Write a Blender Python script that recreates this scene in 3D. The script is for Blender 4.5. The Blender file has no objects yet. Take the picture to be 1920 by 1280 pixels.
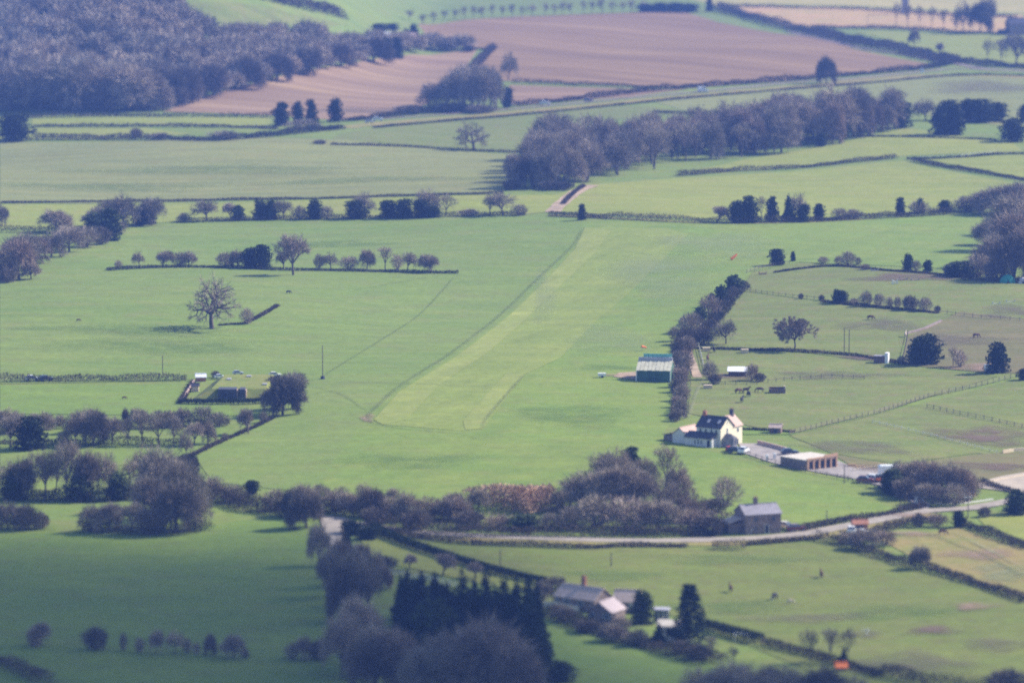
import bpy, math, random
import numpy as np
from mathutils import Vector, Matrix
from mathutils.geometry import delaunay_2d_cdt

# ------------------------------------------------------------------ camera, sky, sun, exposure
SC = bpy.context.scene
COL = SC.collection
FPX, CAMZ = 9000.0, 174.0            # focal length in photograph pixels, height above the valley floor
PITCH = math.atan((640 + 507) / FPX)
cam_d = bpy.data.cameras.new('camera')
cam = bpy.data.objects.new('camera', cam_d)
COL.objects.link(cam)
cam.location = (0, 0, CAMZ)
cam.rotation_euler = (math.pi / 2 - PITCH, 0, 0)
cam_d.sensor_width = 36.0
cam_d.lens = FPX / 1920 * 36.0
cam_d.clip_start = 1.0
cam_d.clip_end = 30000.0
cam_d.dof.use_dof = True
cam_d.dof.focus_distance = 1400.0
cam_d.dof.aperture_fstop = 0.066
SC.camera = cam
SC.cycles.filter_width = 1.95
SC.cycles.use_denoising = False
SC.cycles.max_bounces = 5
SC.cycles.diffuse_bounces = 2
SC.cycles.volume_bounces = 0
SC.cycles.transparent_max_bounces = 12

SUN_EL, SUN_AZ = math.radians(36), math.radians(66)     # azimuth from +Y towards +X
world = bpy.data.worlds.new('World')
SC.world = world
world.use_nodes = True
wn = world.node_tree
sky = wn.nodes.new('ShaderNodeTexSky')
sky.sky_type = 'NISHITA'
sky.sun_disc = False
sky.sun_elevation = SUN_EL
sky.sun_rotation = SUN_AZ
wn.links.new(sky.outputs[0], wn.nodes['Background'].inputs[0])
wn.nodes['Background'].inputs[1].default_value = 0.105
sun_d = bpy.data.lights.new('sun', 'SUN')
sun_d.energy = 4.4
sun_d.angle = math.radians(0.53)
sun_d.color = (1.0, 0.93, 0.84)
sun = bpy.data.objects.new('sun', sun_d)
COL.objects.link(sun)
SUNDIR = Vector((math.sin(SUN_AZ) * math.cos(SUN_EL), math.cos(SUN_AZ) * math.cos(SUN_EL), math.sin(SUN_EL)))
sun.rotation_euler = SUNDIR.to_track_quat('Z', 'Y').to_euler()
sun.location = (300, 1400, 600)
SC.view_settings.view_transform = 'Standard'
SC.view_settings.look = 'None'
SC.view_settings.gamma = 1
SC.view_settings.use_curve_mapping = False
SC.view_settings.exposure = 1.05
HAZE_DENSITY = 0.000132
HAZE_COLOR = (0.19, 0.35, 1.0)

rng = np.random.default_rng(7)
random.seed(7)
R = math.radians

# ------------------------------------------------------------------ terrain
def sstep(t):
    t = np.clip(t, 0, 1)
    return t * t * (3 - 2 * t)

def terrain(x, y):
    x = np.asarray(x, float); y = np.asarray(y, float)
    z = 1.3 * np.sin(x / 42 + 1.0) * np.sin(y / 88 + 0.5)
    z = z + 0.9 * np.sin((x + 0.45 * y) / 57.0) + 0.5 * np.sin((x - 0.7 * y) / 31.0)
    hill = 70 * sstep((y - 2180) / 420) * sstep((-40 - x) / 150)
    return z + hill

_ts = np.concatenate([np.arange(700, 4200, 6.0), np.arange(4200, 9000, 60.0)])
def G(px, py):
    """the place on the ground where the sight line through a point of the photograph lands"""
    u = (px - 960) / FPX; v = -(py - 640) / FPX
    dx = u; dy = math.cos(PITCH) + v * math.sin(PITCH); dz = -math.sin(PITCH) + v * math.cos(PITCH)
    f = CAMZ + dz * _ts - terrain(dx * _ts, dy * _ts)
    i = int(np.argmax(f < 0))
    if f[i] >= 0: i = len(_ts) - 1
    a, b = _ts[i - 1], _ts[i]
    t = a + (b - a) * f[i - 1] / (f[i - 1] - f[i])
    x, y = dx * t, dy * t
    return Vector((x, y, float(terrain(x, y))))

def PPM(p):
    return FPX / math.sqrt(p.x ** 2 + p.y ** 2 + (CAMZ - p.z) ** 2)

# ------------------------------------------------------------------ materials
def mat_base(name, rough=0.9, spec=0.2):
    m = bpy.data.materials.new(name); m.use_nodes = True
    n = m.node_tree; b = n.nodes['Principled BSDF']
    b.inputs['Roughness'].default_value = rough
    b.inputs['Specular IOR Level'].default_value = spec
    return m, n, b

def nn(n, t, **k):
    o = n.nodes.new(t)
    for a, v in k.items(): setattr(o, a, v)
    return o

def mix(n, fac, a, b, mode='MIX'):
    m = nn(n, 'ShaderNodeMix', data_type='RGBA', blend_type=mode)
    for sock, v in ((0, fac), (6, a), (7, b)):
        if isinstance(v, (int, float)): m.inputs[sock].default_value = v
        elif isinstance(v, tuple): m.inputs[sock].default_value = (*v, 1) if len(v) == 3 else v
        else: n.links.new(v, m.inputs[sock])
    return m.outputs[2]

def noise(n, scale, vec=None, detail=3, rough=0.55, lo=0.35, hi=0.65, stretch=None, rot=0):
    if vec is None:
        vec = nn(n, 'ShaderNodeNewGeometry').outputs['Position']
    if stretch:
        mp = nn(n, 'ShaderNodeMapping'); mp.vector_type = 'TEXTURE'
        mp.inputs['Scale'].default_value = stretch
        mp.inputs['Rotation'].default_value = (0, 0, rot)
        n.links.new(vec, mp.inputs[0]); vec = mp.outputs[0]
    t = nn(n, 'ShaderNodeTexNoise'); t.inputs['Scale'].default_value = scale
    t.inputs['Detail'].default_value = detail; t.inputs['Roughness'].default_value = rough
    n.links.new(vec, t.inputs['Vector'])
    r = nn(n, 'ShaderNodeMapRange'); r.inputs[1].default_value = lo; r.inputs[2].default_value = hi
    n.links.new(t.outputs[0], r.inputs[0])
    return r.outputs[0]

def solid(name, c, rough=0.8, var=0.15, scale=1.5, spec=0.3, metal=0.0):
    m, n, b = mat_base(name, rough, spec)
    f = noise(n, scale, lo=0.3, hi=0.7)
    d = tuple(x * (1 - var) for x in c); l = tuple(min(1, x * (1 + var)) for x in c)
    n.links.new(mix(n, f, d, l), b.inputs['Base Color'])
    b.inputs['Metallic'].default_value = metal
    return m

def grass(name, c1, c2, c3=None, big=0.02, stripe=None, streak=0.0, srot=0.0, sscale=0.12, tone=1.0):
    """turf: broad drifts of c1/c2, tufty fine mottling, dry streaks of c3"""
    m, n, b = mat_base(name, 0.95, 0.1)
    c = mix(n, noise(n, big, detail=5, lo=0.36, hi=0.64), c1, c2)
    if c3: c = mix(n, noise(n, big * 4.3, detail=6, rough=0.65, lo=0.48, hi=0.78), c, c3)
    if streak:
        s = noise(n, sscale, stretch=(1, 14, 1), rot=srot, detail=4, lo=0.4, hi=0.7)
        mu = nn(n, 'ShaderNodeMath', operation='MULTIPLY'); n.links.new(s, mu.inputs[0]); mu.inputs[1].default_value = streak
        c = mix(n, mu.outputs[0], c, tuple(x * 0.72 for x in c1))
    f = noise(n, 0.45, detail=6, rough=0.75, lo=0.25, hi=0.75)
    g = mix(n, f, (0.76,) * 3, (1.22,) * 3)
    c = mix(n, 1.0, c, g, 'MULTIPLY')
    f = noise(n, 0.09, detail=5, rough=0.7, lo=0.3, hi=0.7, stretch=(2.2, 1, 1))
    c = mix(n, 1.0, c, mix(n, f, (0.86, 0.90, 0.92), (1.13, 1.09, 1.05)), 'MULTIPLY')
    c = mix(n, 1.0, c, (1.25 * tone, 1.08 * tone, .80 * tone), 'MULTIPLY')
    n.links.new(c, b.inputs['Base Color'])
    return m

def twig(name, c1, c2, top=None):
    m, n, b = mat_base(name, 0.9, 0.1)
    oi = nn(n, 'ShaderNodeObjectInfo')
    c = mix(n, oi.outputs['Random'], c1, c2)
    f = noise(n, 0.35, detail=3, lo=0.35, hi=0.65)
    g = mix(n, f, (0.72,) * 3, (1.2,) * 3)
    c = mix(n, 1.0, c, g, 'MULTIPLY')
    f = noise(n, 0.028, detail=3, lo=0.36, hi=0.64)
    n.links.new(mix(n, 1.0, c, mix(n, f, (0.70, 0.74, 0.76), (1.24, 1.20, 1.16)), 'MULTIPLY'), b.inputs['Base Color'])
    return m

M = {}
GA, GB, GC = (0.135, 0.205, 0.050), (0.112, 0.185, 0.052), (0.165, 0.175, 0.085)
M['grass'] = grass('pasture_grass', GA, GB, GC, streak=0.35, srot=R(80))
M['grass_air'] = grass('airfield_grass', (0.120, 0.205, 0.046), (0.142, 0.212, 0.052), (0.150, 0.19, 0.065), big=0.03, streak=0.3, srot=R(-17))
M['grass_left'] = grass('left_pasture_grass', (0.118, 0.196, 0.050), (0.132, 0.200, 0.058), (0.145, 0.18, 0.075), big=0.018, streak=0.3, srot=R(84))
M['runway'] = grass('mown_runway_grass', (0.182, 0.243, 0.080), (0.170, 0.238, 0.064), (0.19, 0.23, 0.09), big=0.05, streak=0.5, srot=R(-17))
M['runway2'] = grass('mown_centre_grass', (0.152, 0.224, 0.056), (0.166, 0.228, 0.066), (0.16, 0.21, 0.07), big=0.05, streak=0.5, srot=R(-17))
M['paletop'] = grass('pale_rolled_grass', (0.175, 0.225, 0.10), (0.19, 0.235, 0.115), (0.20, 0.22, 0.13), big=0.06, streak=0.6, srot=R(-17))
M['yellow'] = grass('bright_meadow_grass', (0.185, 0.235, 0.062), (0.165, 0.225, 0.055), (0.20, 0.22, 0.09), streak=0.35, srot=R(86))
M['greyfield'] = grass('thin_crop_grass', (0.150, 0.190, 0.085), (0.155, 0.190, 0.080), (0.165, 0.17, 0.08), tone=1.08, streak=0.7, srot=R(88))
M['paddock'] = grass('grazed_paddock_grass', (0.145, 0.192, 0.064), (0.124, 0.184, 0.055), (0.170, 0.155, 0.105), big=0.045, tone=.92, streak=0.5, srot=R(80))
M['worn'] = grass('worn_paddock_grass', (0.140, 0.160, 0.075), (0.15, 0.155, 0.09), (0.175, 0.145, 0.10), big=0.06, streak=0.5, srot=R(80), tone=.88)
M['lower'] = grass('lower_field_grass', (0.125, 0.185, 0.045), (0.138, 0.180, 0.055), (0.14, 0.145, 0.075), big=0.05, streak=0.45, srot=R(75), tone=.88)
M['shadefield'] = grass('deep_green_grass', (0.105, 0.185, 0.042), (0.125, 0.205, 0.045), (0.12, 0.17, 0.06), big=0.03)
M['tan'] = grass('dry_stubble', (0.36, 0.27, 0.17), (0.30, 0.27, 0.14), (0.40, 0.27, 0.20), big=0.03, streak=0.4, srot=R(88))
M['tangreen'] = grass('pale_dry_grass', (0.28, 0.29, 0.13), (0.31, 0.29, 0.15), (0.26, 0.28, 0.11), big=0.02, streak=0.3, srot=R(88))

def plough(name, c1, c2, c3, rot, sc=0.25):
    m, n, b = mat_base(name, 0.95, 0.1)
    c = mix(n, noise(n, 0.012, detail=5, lo=0.38, hi=0.62), c1, c2)
    s = noise(n, sc * .35, stretch=(1, 30, 1), rot=rot, detail=5, rough=0.7, lo=0.35, hi=0.68)
    c = mix(n, s, c, c3)
    s2 = noise(n, .028, stretch=(1, 14, 1), rot=rot, detail=4, rough=0.6, lo=0.42, hi=0.6)
    c = mix(n, 1.0, c, mix(n, s2, (0.80, 0.78, 0.78), (1.16, 1.16, 1.12)), 'MULTIPLY')
    w = nn(n, 'ShaderNodeTexWave', bands_direction='X'); w.inputs['Scale'].default_value = 0.014
    w.inputs['Distortion'].default_value = 2.2; w.inputs['Detail'].default_value = 2; w.inputs['Detail Scale'].default_value = 0.4
    mp = nn(n, 'ShaderNodeMapping'); mp.inputs['Rotation'].default_value = (0, 0, -rot)
    n.links.new(nn(n, 'ShaderNodeNewGeometry').outputs['Position'], mp.inputs[0]); n.links.new(mp.outputs[0], w.inputs[0])
    mu = nn(n, 'ShaderNodeMath', operation='MULTIPLY'); n.links.new(w.outputs[1], mu.inputs[0]); mu.inputs[1].default_value = 0.6
    c = mix(n, mu.outputs[0], c, tuple(x * 0.68 for x in c1))
    n.links.new(c, b.inputs['Base Color'])
    return m
M['plough'] = plough('harrowed_soil', (0.285, 0.180, 0.085), (0.335, 0.22, 0.102), (0.17, 0.108, 0.062), R(40))
M['plough2'] = plough('pale_harrowed_soil', (0.31, 0.20, 0.115), (0.33, 0.225, 0.115), (0.225, 0.15, 0.095), R(80))
M['road'] = solid('worn_asphalt', (0.29, 0.25, 0.205), 0.9, 0.2, 0.3)
M['road_far'] = solid('far_asphalt', (0.20, 0.155, 0.125), 0.9, 0.2, 0.2)
M['track'] = solid('bare_earth_track', (0.34, 0.25, 0.165), 0.95, 0.3, 0.25)
M['yard'] = solid('gravel_yard', (0.27, 0.24, 0.22), 0.95, 0.25, 0.4)
M['arena'] = solid('arena_sand', (0.37, 0.31, 0.24), 0.95, 0.15, 0.3)
M['verge'] = grass('dry_verge_grass', (0.20, 0.185, 0.085), (0.15, 0.18, 0.065), (0.24, 0.19, 0.12), big=0.08)

M['twig'] = twig('bare_twigs', (0.36, 0.305, 0.235), (0.26, 0.218, 0.172))
M['twig_pale'] = twig('pale_bare_twigs', (0.40, 0.33, 0.27), (0.31, 0.25, 0.21))
M['twig_dark'] = twig('dark_bare_twigs', (0.19, 0.16, 0.125), (0.14, 0.12, 0.10))
M['twig_red'] = twig('reddish_bare_twigs', (0.33, 0.26, 0.205), (0.265, 0.205, 0.165))
M['bark'] = solid('grey_brown_bark', (0.105, 0.085, 0.070), 0.95, 0.3, 0.8)
M['leaf_dark'] = twig('dark_evergreen_leaves', (0.020, 0.032, 0.014), (0.030, 0.044, 0.018))
M['leaf_mid'] = twig('ivy_green_leaves', (0.040, 0.062, 0.022), (0.055, 0.075, 0.028))
M['needle'] = twig('blue_green_needles', (0.018, 0.034, 0.022), (0.024, 0.042, 0.022))
M['hedge'] = twig('hedge_twigs', (0.135, 0.10, 0.075), (0.105, 0.082, 0.062))
M['hedge_leaf'] = twig('hedge_leaves', (0.050, 0.062, 0.028), (0.045, 0.055, 0.025))
M['bracken'] = twig('dead_bracken', (0.44, 0.30, 0.20), (0.38, 0.27, 0.19))
M['gorse'] = twig('gorse_flower', (0.42, 0.28, 0.03), (0.30, 0.22, 0.04))

# ------------------------------------------------------------------ object helpers
def mesh_np(name, V, Q, mats, mi=None, smooth=False):
    me = bpy.data.meshes.new(name)
    V = np.asarray(V, np.float32); Q = np.asarray(Q, np.int32)
    me.vertices.add(len(V)); me.vertices.foreach_set('co', V.ravel())
    k = Q.shape[1]
    me.loops.add(Q.size); me.loops.foreach_set('vertex_index', Q.ravel())
    me.polygons.add(len(Q)); me.polygons.foreach_set('loop_start', np.arange(0, Q.size, k, dtype=np.int32))
    me.polygons.foreach_set('loop_total', np.full(len(Q), k, np.int32))
    for m in (mats if isinstance(mats, (list, tuple)) else [mats]): me.materials.append(m)
    if mi is not None: me.polygons.foreach_set('material_index', np.asarray(mi, np.int32))
    if smooth: me.polygons.foreach_set('use_smooth', np.ones(len(Q), bool))
    me.update(calc_edges=True); me.validate()
    return me

def link(name, me, parent=None):
    o = bpy.data.objects.new(name, me); COL.objects.link(o)
    if parent is not None: o.parent = parent
    return o

def tag(o, label, cat=None, group=None, kind=None):
    if label: o['label'] = label
    if cat: o['category'] = cat
    if group: o['group'] = group
    if kind: o['kind'] = kind
    return o

def thing(name, loc, rz, label, cat, group=None, scale=None):
    o = link(name, None); o.location = loc; o.rotation_euler = (0, 0, rz)
    if scale: o.scale = scale
    return tag(o, label, cat, group)

def copy_tree(o, parent=None, data=None):
    c = o.copy(); COL.objects.link(c); c.parent = parent
    for ch in [k for k in bpy.data.objects if k.parent == o]: copy_tree(ch, c)
    return c

class MB:
    """collects simple solids into one mesh"""
    def __init__(s): s.v = []; s.f = []
    def add(s, vs, fs):
        k = len(s.v); s.v += [tuple(v) for v in vs]; s.f += [tuple(i + k for i in f) for f in fs]; return s
    def box(s, x0, y0, z0, x1, y1, z1):
        return s.add([(x0, y0, z0), (x1, y0, z0), (x1, y1, z0), (x0, y1, z0), (x0, y0, z1), (x1, y0, z1), (x1, y1, z1), (x0, y1, z1)],
                     [(3, 2, 1, 0), (4, 5, 6, 7), (0, 1, 5, 4), (1, 2, 6, 5), (2, 3, 7, 6), (3, 0, 4, 7)])
    def prism(s, pts, a, b):
        """pts polygon; a,b functions mapping (u,v)->3D for the two ends"""
        n = len(pts); A = [a(*p) for p in pts]; B = [b(*p) for p in pts]
        return s.add(A + B, [tuple(range(n))[::-1], tuple(range(n, 2 * n))] + [(i, (i + 1) % n, n + (i + 1) % n, n + i) for i in range(n)])
    def tube(s, p, q, r0, r1, n=6):
        p = Vector(p); q = Vector(q); d = (q - p).normalized()
        a = d.orthogonal().normalized(); b = d.cross(a)
        vs = []
        for c, r in ((p, r0), (q, r1)):
            for i in range(n):
                t = 2 * math.pi * i / n; vs.append(c + a * (r * math.cos(t)) + b * (r * math.sin(t)))
        return s.add(vs, [(i, (i + 1) % n, n + (i + 1) % n, n + i) for i in range(n)] + [tuple(range(n))[::-1], tuple(range(n, 2 * n))])
    def mesh(s, name, mat):
        me = bpy.data.meshes.new(name); me.from_pydata(s.v, [], s.f); me.materials.append(mat); me.update(); return me
    def build(s, name, mat, parent=None):
        return link(name, s.mesh(name, mat), parent)

# ------------------------------------------------------------------ ground sheet
xs = np.concatenate([np.arange(-7000, -520, 270), np.arange(-520, 521, 8), np.arange(790, 7001, 270)])
ys = np.concatenate([np.arange(-3000, 560, 250), np.arange(600, 3801, 8), np.arange(4000, 12001, 250)])
XX, YY = np.meshgrid(xs, ys)
fade = 1.0
ZZ = terrain(XX, YY)
V = np.stack([XX.ravel(), YY.ravel(), ZZ.ravel()], 1)
nx, ny = len(xs), len(ys)
I = (np.arange(ny - 1)[:, None] * nx + np.arange(nx - 1)[None, :]).ravel()
gm = mesh_np('ground', V, np.stack([I, I + 1, I + nx + 1, I + nx], 1), M['grass'], smooth=True)
tag(link('ground', gm), 'rolling green pasture covering the whole valley floor', kind='structure')

def sheet(name, pts_px, mat, off, label=None, kind='structure', world_pts=None, grid=10.0):
    P = world_pts or [G(*p).xy for p in pts_px]
    # refine the outline so that it follows the terrain
    out = []
    for i, p in enumerate(P):
        q = P[(i + 1) % len(P)]; n = max(1, int((Vector(q) - Vector(p)).length / grid))
        for k in range(n): out.append(Vector(p).lerp(Vector(q), k / n))
    n0 = len(out)
    pts = list(out)
    x0, x1 = min(p.x for p in out), max(p.x for p in out); y0, y1 = min(p.y for p in out), max(p.y for p in out)
    for gx in np.arange(math.floor(x0 / grid) * grid, x1, grid):
        for gy in np.arange(math.floor(y0 / grid) * grid, y1, grid): pts.append(Vector((gx + .01, gy + .01)))
    vs, es, fs, _, _, _ = delaunay_2d_cdt([Vector((p.x, p.y)) for p in pts], [(i, (i + 1) % n0) for i in range(n0)], [list(range(n0))], 1, 1e-4)
    me = bpy.data.meshes.new(name)
    z = terrain([v.x for v in vs], [v.y for v in vs]) + off
    used = sorted({i for f in fs for i in f}); mp = {j: k for k, j in enumerate(used)}
    me.from_pydata([(vs[i].x, vs[i].y, float(z[i])) for i in used], [], [tuple(mp[i] for i in f) for f in fs])
    me.materials.append(mat); me.polygons.foreach_set('use_smooth', [True] * len(me.polygons))
    me.update()
    if len(me.polygons) and sum(p.normal.z for p in me.polygons) < 0: me.flip_normals()
    o = link(name, me)
    return tag(o, label, kind=kind)

def strip(name, pts_px, width, mat, off, label, taper=None):
    P = [Vector(G(*p).xy) for p in pts_px]
    P = smooth_line(P, 6.0)
    L, Rr = [], []
    for i, p in enumerate(P):
        d = (P[min(i + 1, len(P) - 1)] - P[max(i - 1, 0)]).normalized(); n = Vector((-d.y, d.x))
        w = (width(i / (len(P) - 1)) if callable(width) else width) * (0.5 + 0.04 * math.sin(i * 1.7))
        L.append(p + n * w); Rr.append(p - n * w)
    vs, fs = [], []
    for a, b in zip(L, Rr):
        for t in (0, 0.5, 1):
            q = a.lerp(b, t); vs.append((q.x, q.y, float(terrain(q.x, q.y)) + off))
    for i in range(len(P) - 1):
        for k in (0, 1):
            j = 3 * i + k; fs.append((j, j + 1, j + 4, j + 3))
    me = bpy.data.meshes.new(name); me.from_pydata(vs, [], fs); me.materials.append(mat); me.update()
    if me.polygons[0].normal.z < 0: me.flip_normals()
    return tag(link(name, me), label, kind='structure')

def smooth_line(P, step):
    """Catmull-Rom through the points, resampled"""
    out = []
    for i in range(len(P) - 1):
        p0 = P[max(i - 1, 0)]; p1 = P[i]; p2 = P[i + 1]; p3 = P[min(i + 2, len(P) - 1)]
        n = max(1, int((p2 - p1).length / step))
        for k in range(n):
            t = k / n
            out.append(0.5 * ((2 * p1) + (p2 - p0) * t + (2 * p0 - 5 * p1 + 4 * p2 - p3) * t * t + (3 * p1 - p0 - 3 * p2 + p3) * t ** 3))
    out.append(P[-1]); return out

def soft_mat(name, c, strength=0.8, scale=0.15):
    m, n, b = mat_base(name, 0.95, 0.05)
    b.inputs['Base Color'].default_value = (*c, 1)
    a = nn(n, 'ShaderNodeAttribute'); a.attribute_name = 'fade'
    f = noise(n, scale, detail=5, rough=0.65, lo=0.3, hi=0.62)
    mu = nn(n, 'ShaderNodeMath', operation='MULTIPLY'); n.links.new(a.outputs['Fac'], mu.inputs[0]); n.links.new(f, mu.inputs[1])
    m2 = nn(n, 'ShaderNodeMath', operation='MULTIPLY'); n.links.new(mu.outputs[0], m2.inputs[0]); m2.inputs[1].default_value = strength
    tr = nn(n, 'ShaderNodeBsdfTransparent'); ms = nn(n, 'ShaderNodeMixShader')
    n.links.new(m2.outputs[0], ms.inputs[0]); n.links.new(tr.outputs[0], ms.inputs[1]); n.links.new(b.outputs[0], ms.inputs[2])
    n.links.new(ms.outputs[0], n.nodes['Material Output'].inputs['Surface'])
    return m
M['mud'] = soft_mat('trodden_mud', (0.17, 0.12, 0.09), 0.8)
M['mudlight'] = soft_mat('dry_trodden_earth', (0.30, 0.21, 0.15), 0.8)
M['lush'] = soft_mat('lush_green_grass', (0.10, 0.18, 0.04), 0.35)
M['brown_grass'] = soft_mat('brown_dead_grass', (0.155, 0.13, 0.095), 0.55)
M['tyre_line'] = soft_mat('tyre_worn_grass', (0.11, 0.135, 0.055), 0.36, 0.6)
M['pale_sheen'] = soft_mat('pale_turf_sheen', (0.27, 0.315, 0.155), 0.42, 0.02)  # whitish sheen of the airfield grass painted in as a paler colour
M['pale_line'] = soft_mat('light_bent_grass', (0.26, 0.27, 0.14), 0.7, 0.3)

def patch(px, py, rx, ry, mat, label, rot=0.0, name='ground_patch', off=0.3):
    """soft-edged patch of ground, rx and ry its half sizes in photograph pixels"""
    c = G(px, py); a = G(px + rx, py); b = G(px, py - ry)
    ax = (a - c).length; by = max(0.5, (b - c).length)
    vs, fs, fd = [(c.x, c.y, c.z + off)], [], [1.0]
    n = 28
    for k, (rr, al) in enumerate(((0.4, 0.95), (0.7, 0.6), (1.0, 0.0))):
        for i in range(n):
            t = 2 * math.pi * i / n; q = rr * (1 + 0.18 * math.sin(3 * t + px) + 0.1 * math.sin(5 * t + py))
            x = ax * q * math.cos(t); y = by * q * math.sin(t)
            X = c.x + x * math.cos(rot) - y * math.sin(rot); Y = c.y + x * math.sin(rot) + y * math.cos(rot)
            vs.append((X, Y, float(terrain(X, Y)) + off)); fd.append(al)
    for i in range(n):
        fs.append((0, 1 + i, 1 + (i + 1) % n))
        for k in (0, 1): fs.append((1 + k * n + i, 1 + (k + 1) * n + i, 1 + (k + 1) * n + (i + 1) % n, 1 + k * n + (i + 1) % n))
    me = bpy.data.meshes.new(name); me.from_pydata(vs, [], fs)
    at = me.attributes.new('fade', 'FLOAT', 'POINT'); at.data.foreach_set('value', fd)
    me.materials.append(mat); me.update()
    return tag(link(name, me), label, kind='structure')

def soft_line(pts_px, width, mat, label, off=0.33, name='worn_line'):
    P = smooth_line([Vector(G(*p).xy) for p in pts_px], 6.0)
    vs, fs, fd = [], [], []
    for i, p in enumerate(P):
        d = (P[min(i + 1, len(P) - 1)] - P[max(i - 1, 0)]).normalized(); n = Vector((-d.y, d.x))
        e = min(1, i / 3, (len(P) - 1 - i) / 3)
        for t in (-1, -0.35, 0.35, 1):
            q = p + n * (t * width / 2); vs.append((q.x, q.y, float(terrain(q.x, q.y)) + off)); fd.append((1.0 if abs(t) < 1 else 0.0) * e)
    for i in range(len(P) - 1):
        for k in range(3):
            j = 4 * i + k; fs.append((j, j + 1, j + 5, j + 4))
    me = bpy.data.meshes.new(name); me.from_pydata(vs, [], fs)
    at = me.attributes.new('fade', 'FLOAT', 'POINT'); at.data.foreach_set('value', fd)
    me.materials.append(mat); me.update()
    if me.polygons[0].normal.z < 0: me.flip_normals()
    return tag(link(name, me), label, kind='structure')

# ------------------------------------------------------------------ fields, traced where they lie
sheet('pasture', [(0, 266), (300, 264), (640, 262), (960, 290), (990, 300), (945, 362), (700, 372), (400, 376), (0, 379)], M['greyfield'], .10, 'wide pale green field below the wooded hill')
sheet('pasture', [(0, 384), (300, 381), (640, 374), (945, 366), (1040, 366), (1075, 356), (1030, 398), (985, 402), (500, 412), (330, 416), (0, 430)], M['yellow'], .10, 'narrow bright meadow behind the evergreen hedgerow')
sheet('pasture', [(330, 418), (500, 414), (800, 409), (1000, 405), (1090, 412), (1095, 430), (1000, 545), (840, 675), (745, 735), (690, 782), (620, 870), (600, 925), (400, 905), (360, 850), (470, 800), (560, 770), (570, 712), (345, 712), (0, 720), (0, 535), (80, 520), (220, 470), (280, 425)], M['grass_left'], .10, 'open green pasture left of the mown airstrip')
sheet('airfield', [(1090, 412), (1200, 414), (1340, 420), (1500, 418), (1640, 411), (1760, 405), (1860, 400), (1830, 470), (1780, 505), (1500, 492), (1410, 510), (1270, 650), (1262, 790), (1240, 815), (1400, 870), (1700, 960), (1520, 990), (1200, 1005), (700, 980), (600, 960), (600, 925), (620, 870), (690, 782), (745, 735), (840, 675), (1000, 545), (1095, 430)], M['grass_air'], .10, 'bright green airfield grass around the mown strip')
sheet('mown_runway', [(1096, 427), (1250, 428), (1290, 440), (1210, 520), (1120, 600), (1050, 672), (985, 702), (905, 806), (860, 808), (760, 800), (715, 797), (700, 788), (745, 738), (845, 676), (1000, 548), (1075, 470), (1088, 445)], M['runway2'], .16, 'mown grass runway running away up the field')
sheet('mown_strip', [(1096, 428), (1146, 433), (1118, 472), (1022, 562), (906, 668), (822, 724), (762, 788), (718, 797), (701, 788), (746, 738), (846, 677), (1001, 549), (1076, 471), (1089, 446)], M['runway'], .22, 'pale mown edge strip along the left side of the runway')
sheet('mown_strip', [(950, 701), (984, 702), (912, 785), (904, 805), (872, 806), (868, 790)], M['runway'], .22, 'short pale mown strip near the start of the runway')
sheet('meadow', [(1110, 347), (1270, 334), (1500, 320), (1690, 302), (1770, 320), (1920, 348), (1880, 362), (1850, 378), (1760, 397), (1640, 404), (1500, 411), (1340, 412), (1200, 406), (1045, 397)], M['yellow'], .10, 'bright yellow-green meadow beyond the long dark hedge')
sheet('meadow', [(1260, 328), (1400, 298), (1560, 272), (1700, 240), (1900, 270), (1920, 285), (1700, 292), (1500, 312)], M['yellow'], .10, 'sunlit meadow in front of the bare wood')
sheet('meadow', [(1740, 300), (1920, 290), (1920, 335)], M['yellow'], .11, 'small bright meadow behind the hedge corner')
sheet('field', [(1220, 190), (1400, 172), (1560, 156), (1740, 143), (1920, 145), (1920, 240), (1760, 225), (1680, 200), (1500, 200), (1300, 212)], M['greyfield'], .10, 'grey green crop field right of the main road')
sheet('meadow', [(620, 262), (640, 250), (800, 228), (960, 212), (1140, 198), (1220, 200), (1310, 212), (1100, 230), (1000, 285), (860, 278)], M['paddock'], .10, 'meadow with a single spreading tree below the main road')
sheet('meadow', [(60, 223), (505, 222), (510, 238), (300, 234), (60, 236)], M['yellow'], .12, 'upper of two thin sunlit meadow slivers below the hill wood')
sheet('meadow', [(60, 240), (275, 240), (360, 252), (160, 262), (0, 262), (0, 252)], M['yellow'], .12, 'lower of two thin sunlit meadow slivers below the hill wood')
sheet('ploughed_field', [(783, 46), (870, 38), (960, 32), (1120, 26), (1280, 22), (1345, 42), (1500, 68), (1600, 92), (1750, 121), (1735, 129), (1540, 146), (1300, 166), (1228, 164), (1100, 158), (960, 153), (880, 150), (885, 125), (925, 92), (845, 86), (800, 66)], M['plough'], .12, 'large pinkish brown harrowed field across the far slope')
sheet('ploughed_field', [(305, 210), (340, 195), (400, 177), (500, 151), (640, 124), (770, 103), (895, 93), (870, 130), (830, 160), (800, 196), (720, 218), (640, 226), (520, 217), (400, 212)], M['plough2'], .12, 'pale pinkish harrowed field below the hill wood')
sheet('ploughed_field', [(955, 160), (1225, 168), (1290, 168), (1180, 182), (1000, 196), (950, 198)], M['plough2'], .12, 'narrow tan strip of soil between hedge and main road')
sheet('dry_field', [(1340, 12), (1500, 12), (1700, 18), (1920, 28), (1920, 64), (1780, 60), (1560, 52), (1480, 50), (1400, 26)], M['tan'], .12, 'pale tan stubble field behind the row of thin trees')
sheet('dry_field', [(1150, -30), (2000, -30), (1960, 26), (1700, 16), (1500, 10), (1340, 10)], M['tangreen'], .11, 'pale straw green field along the top of the view')
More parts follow.
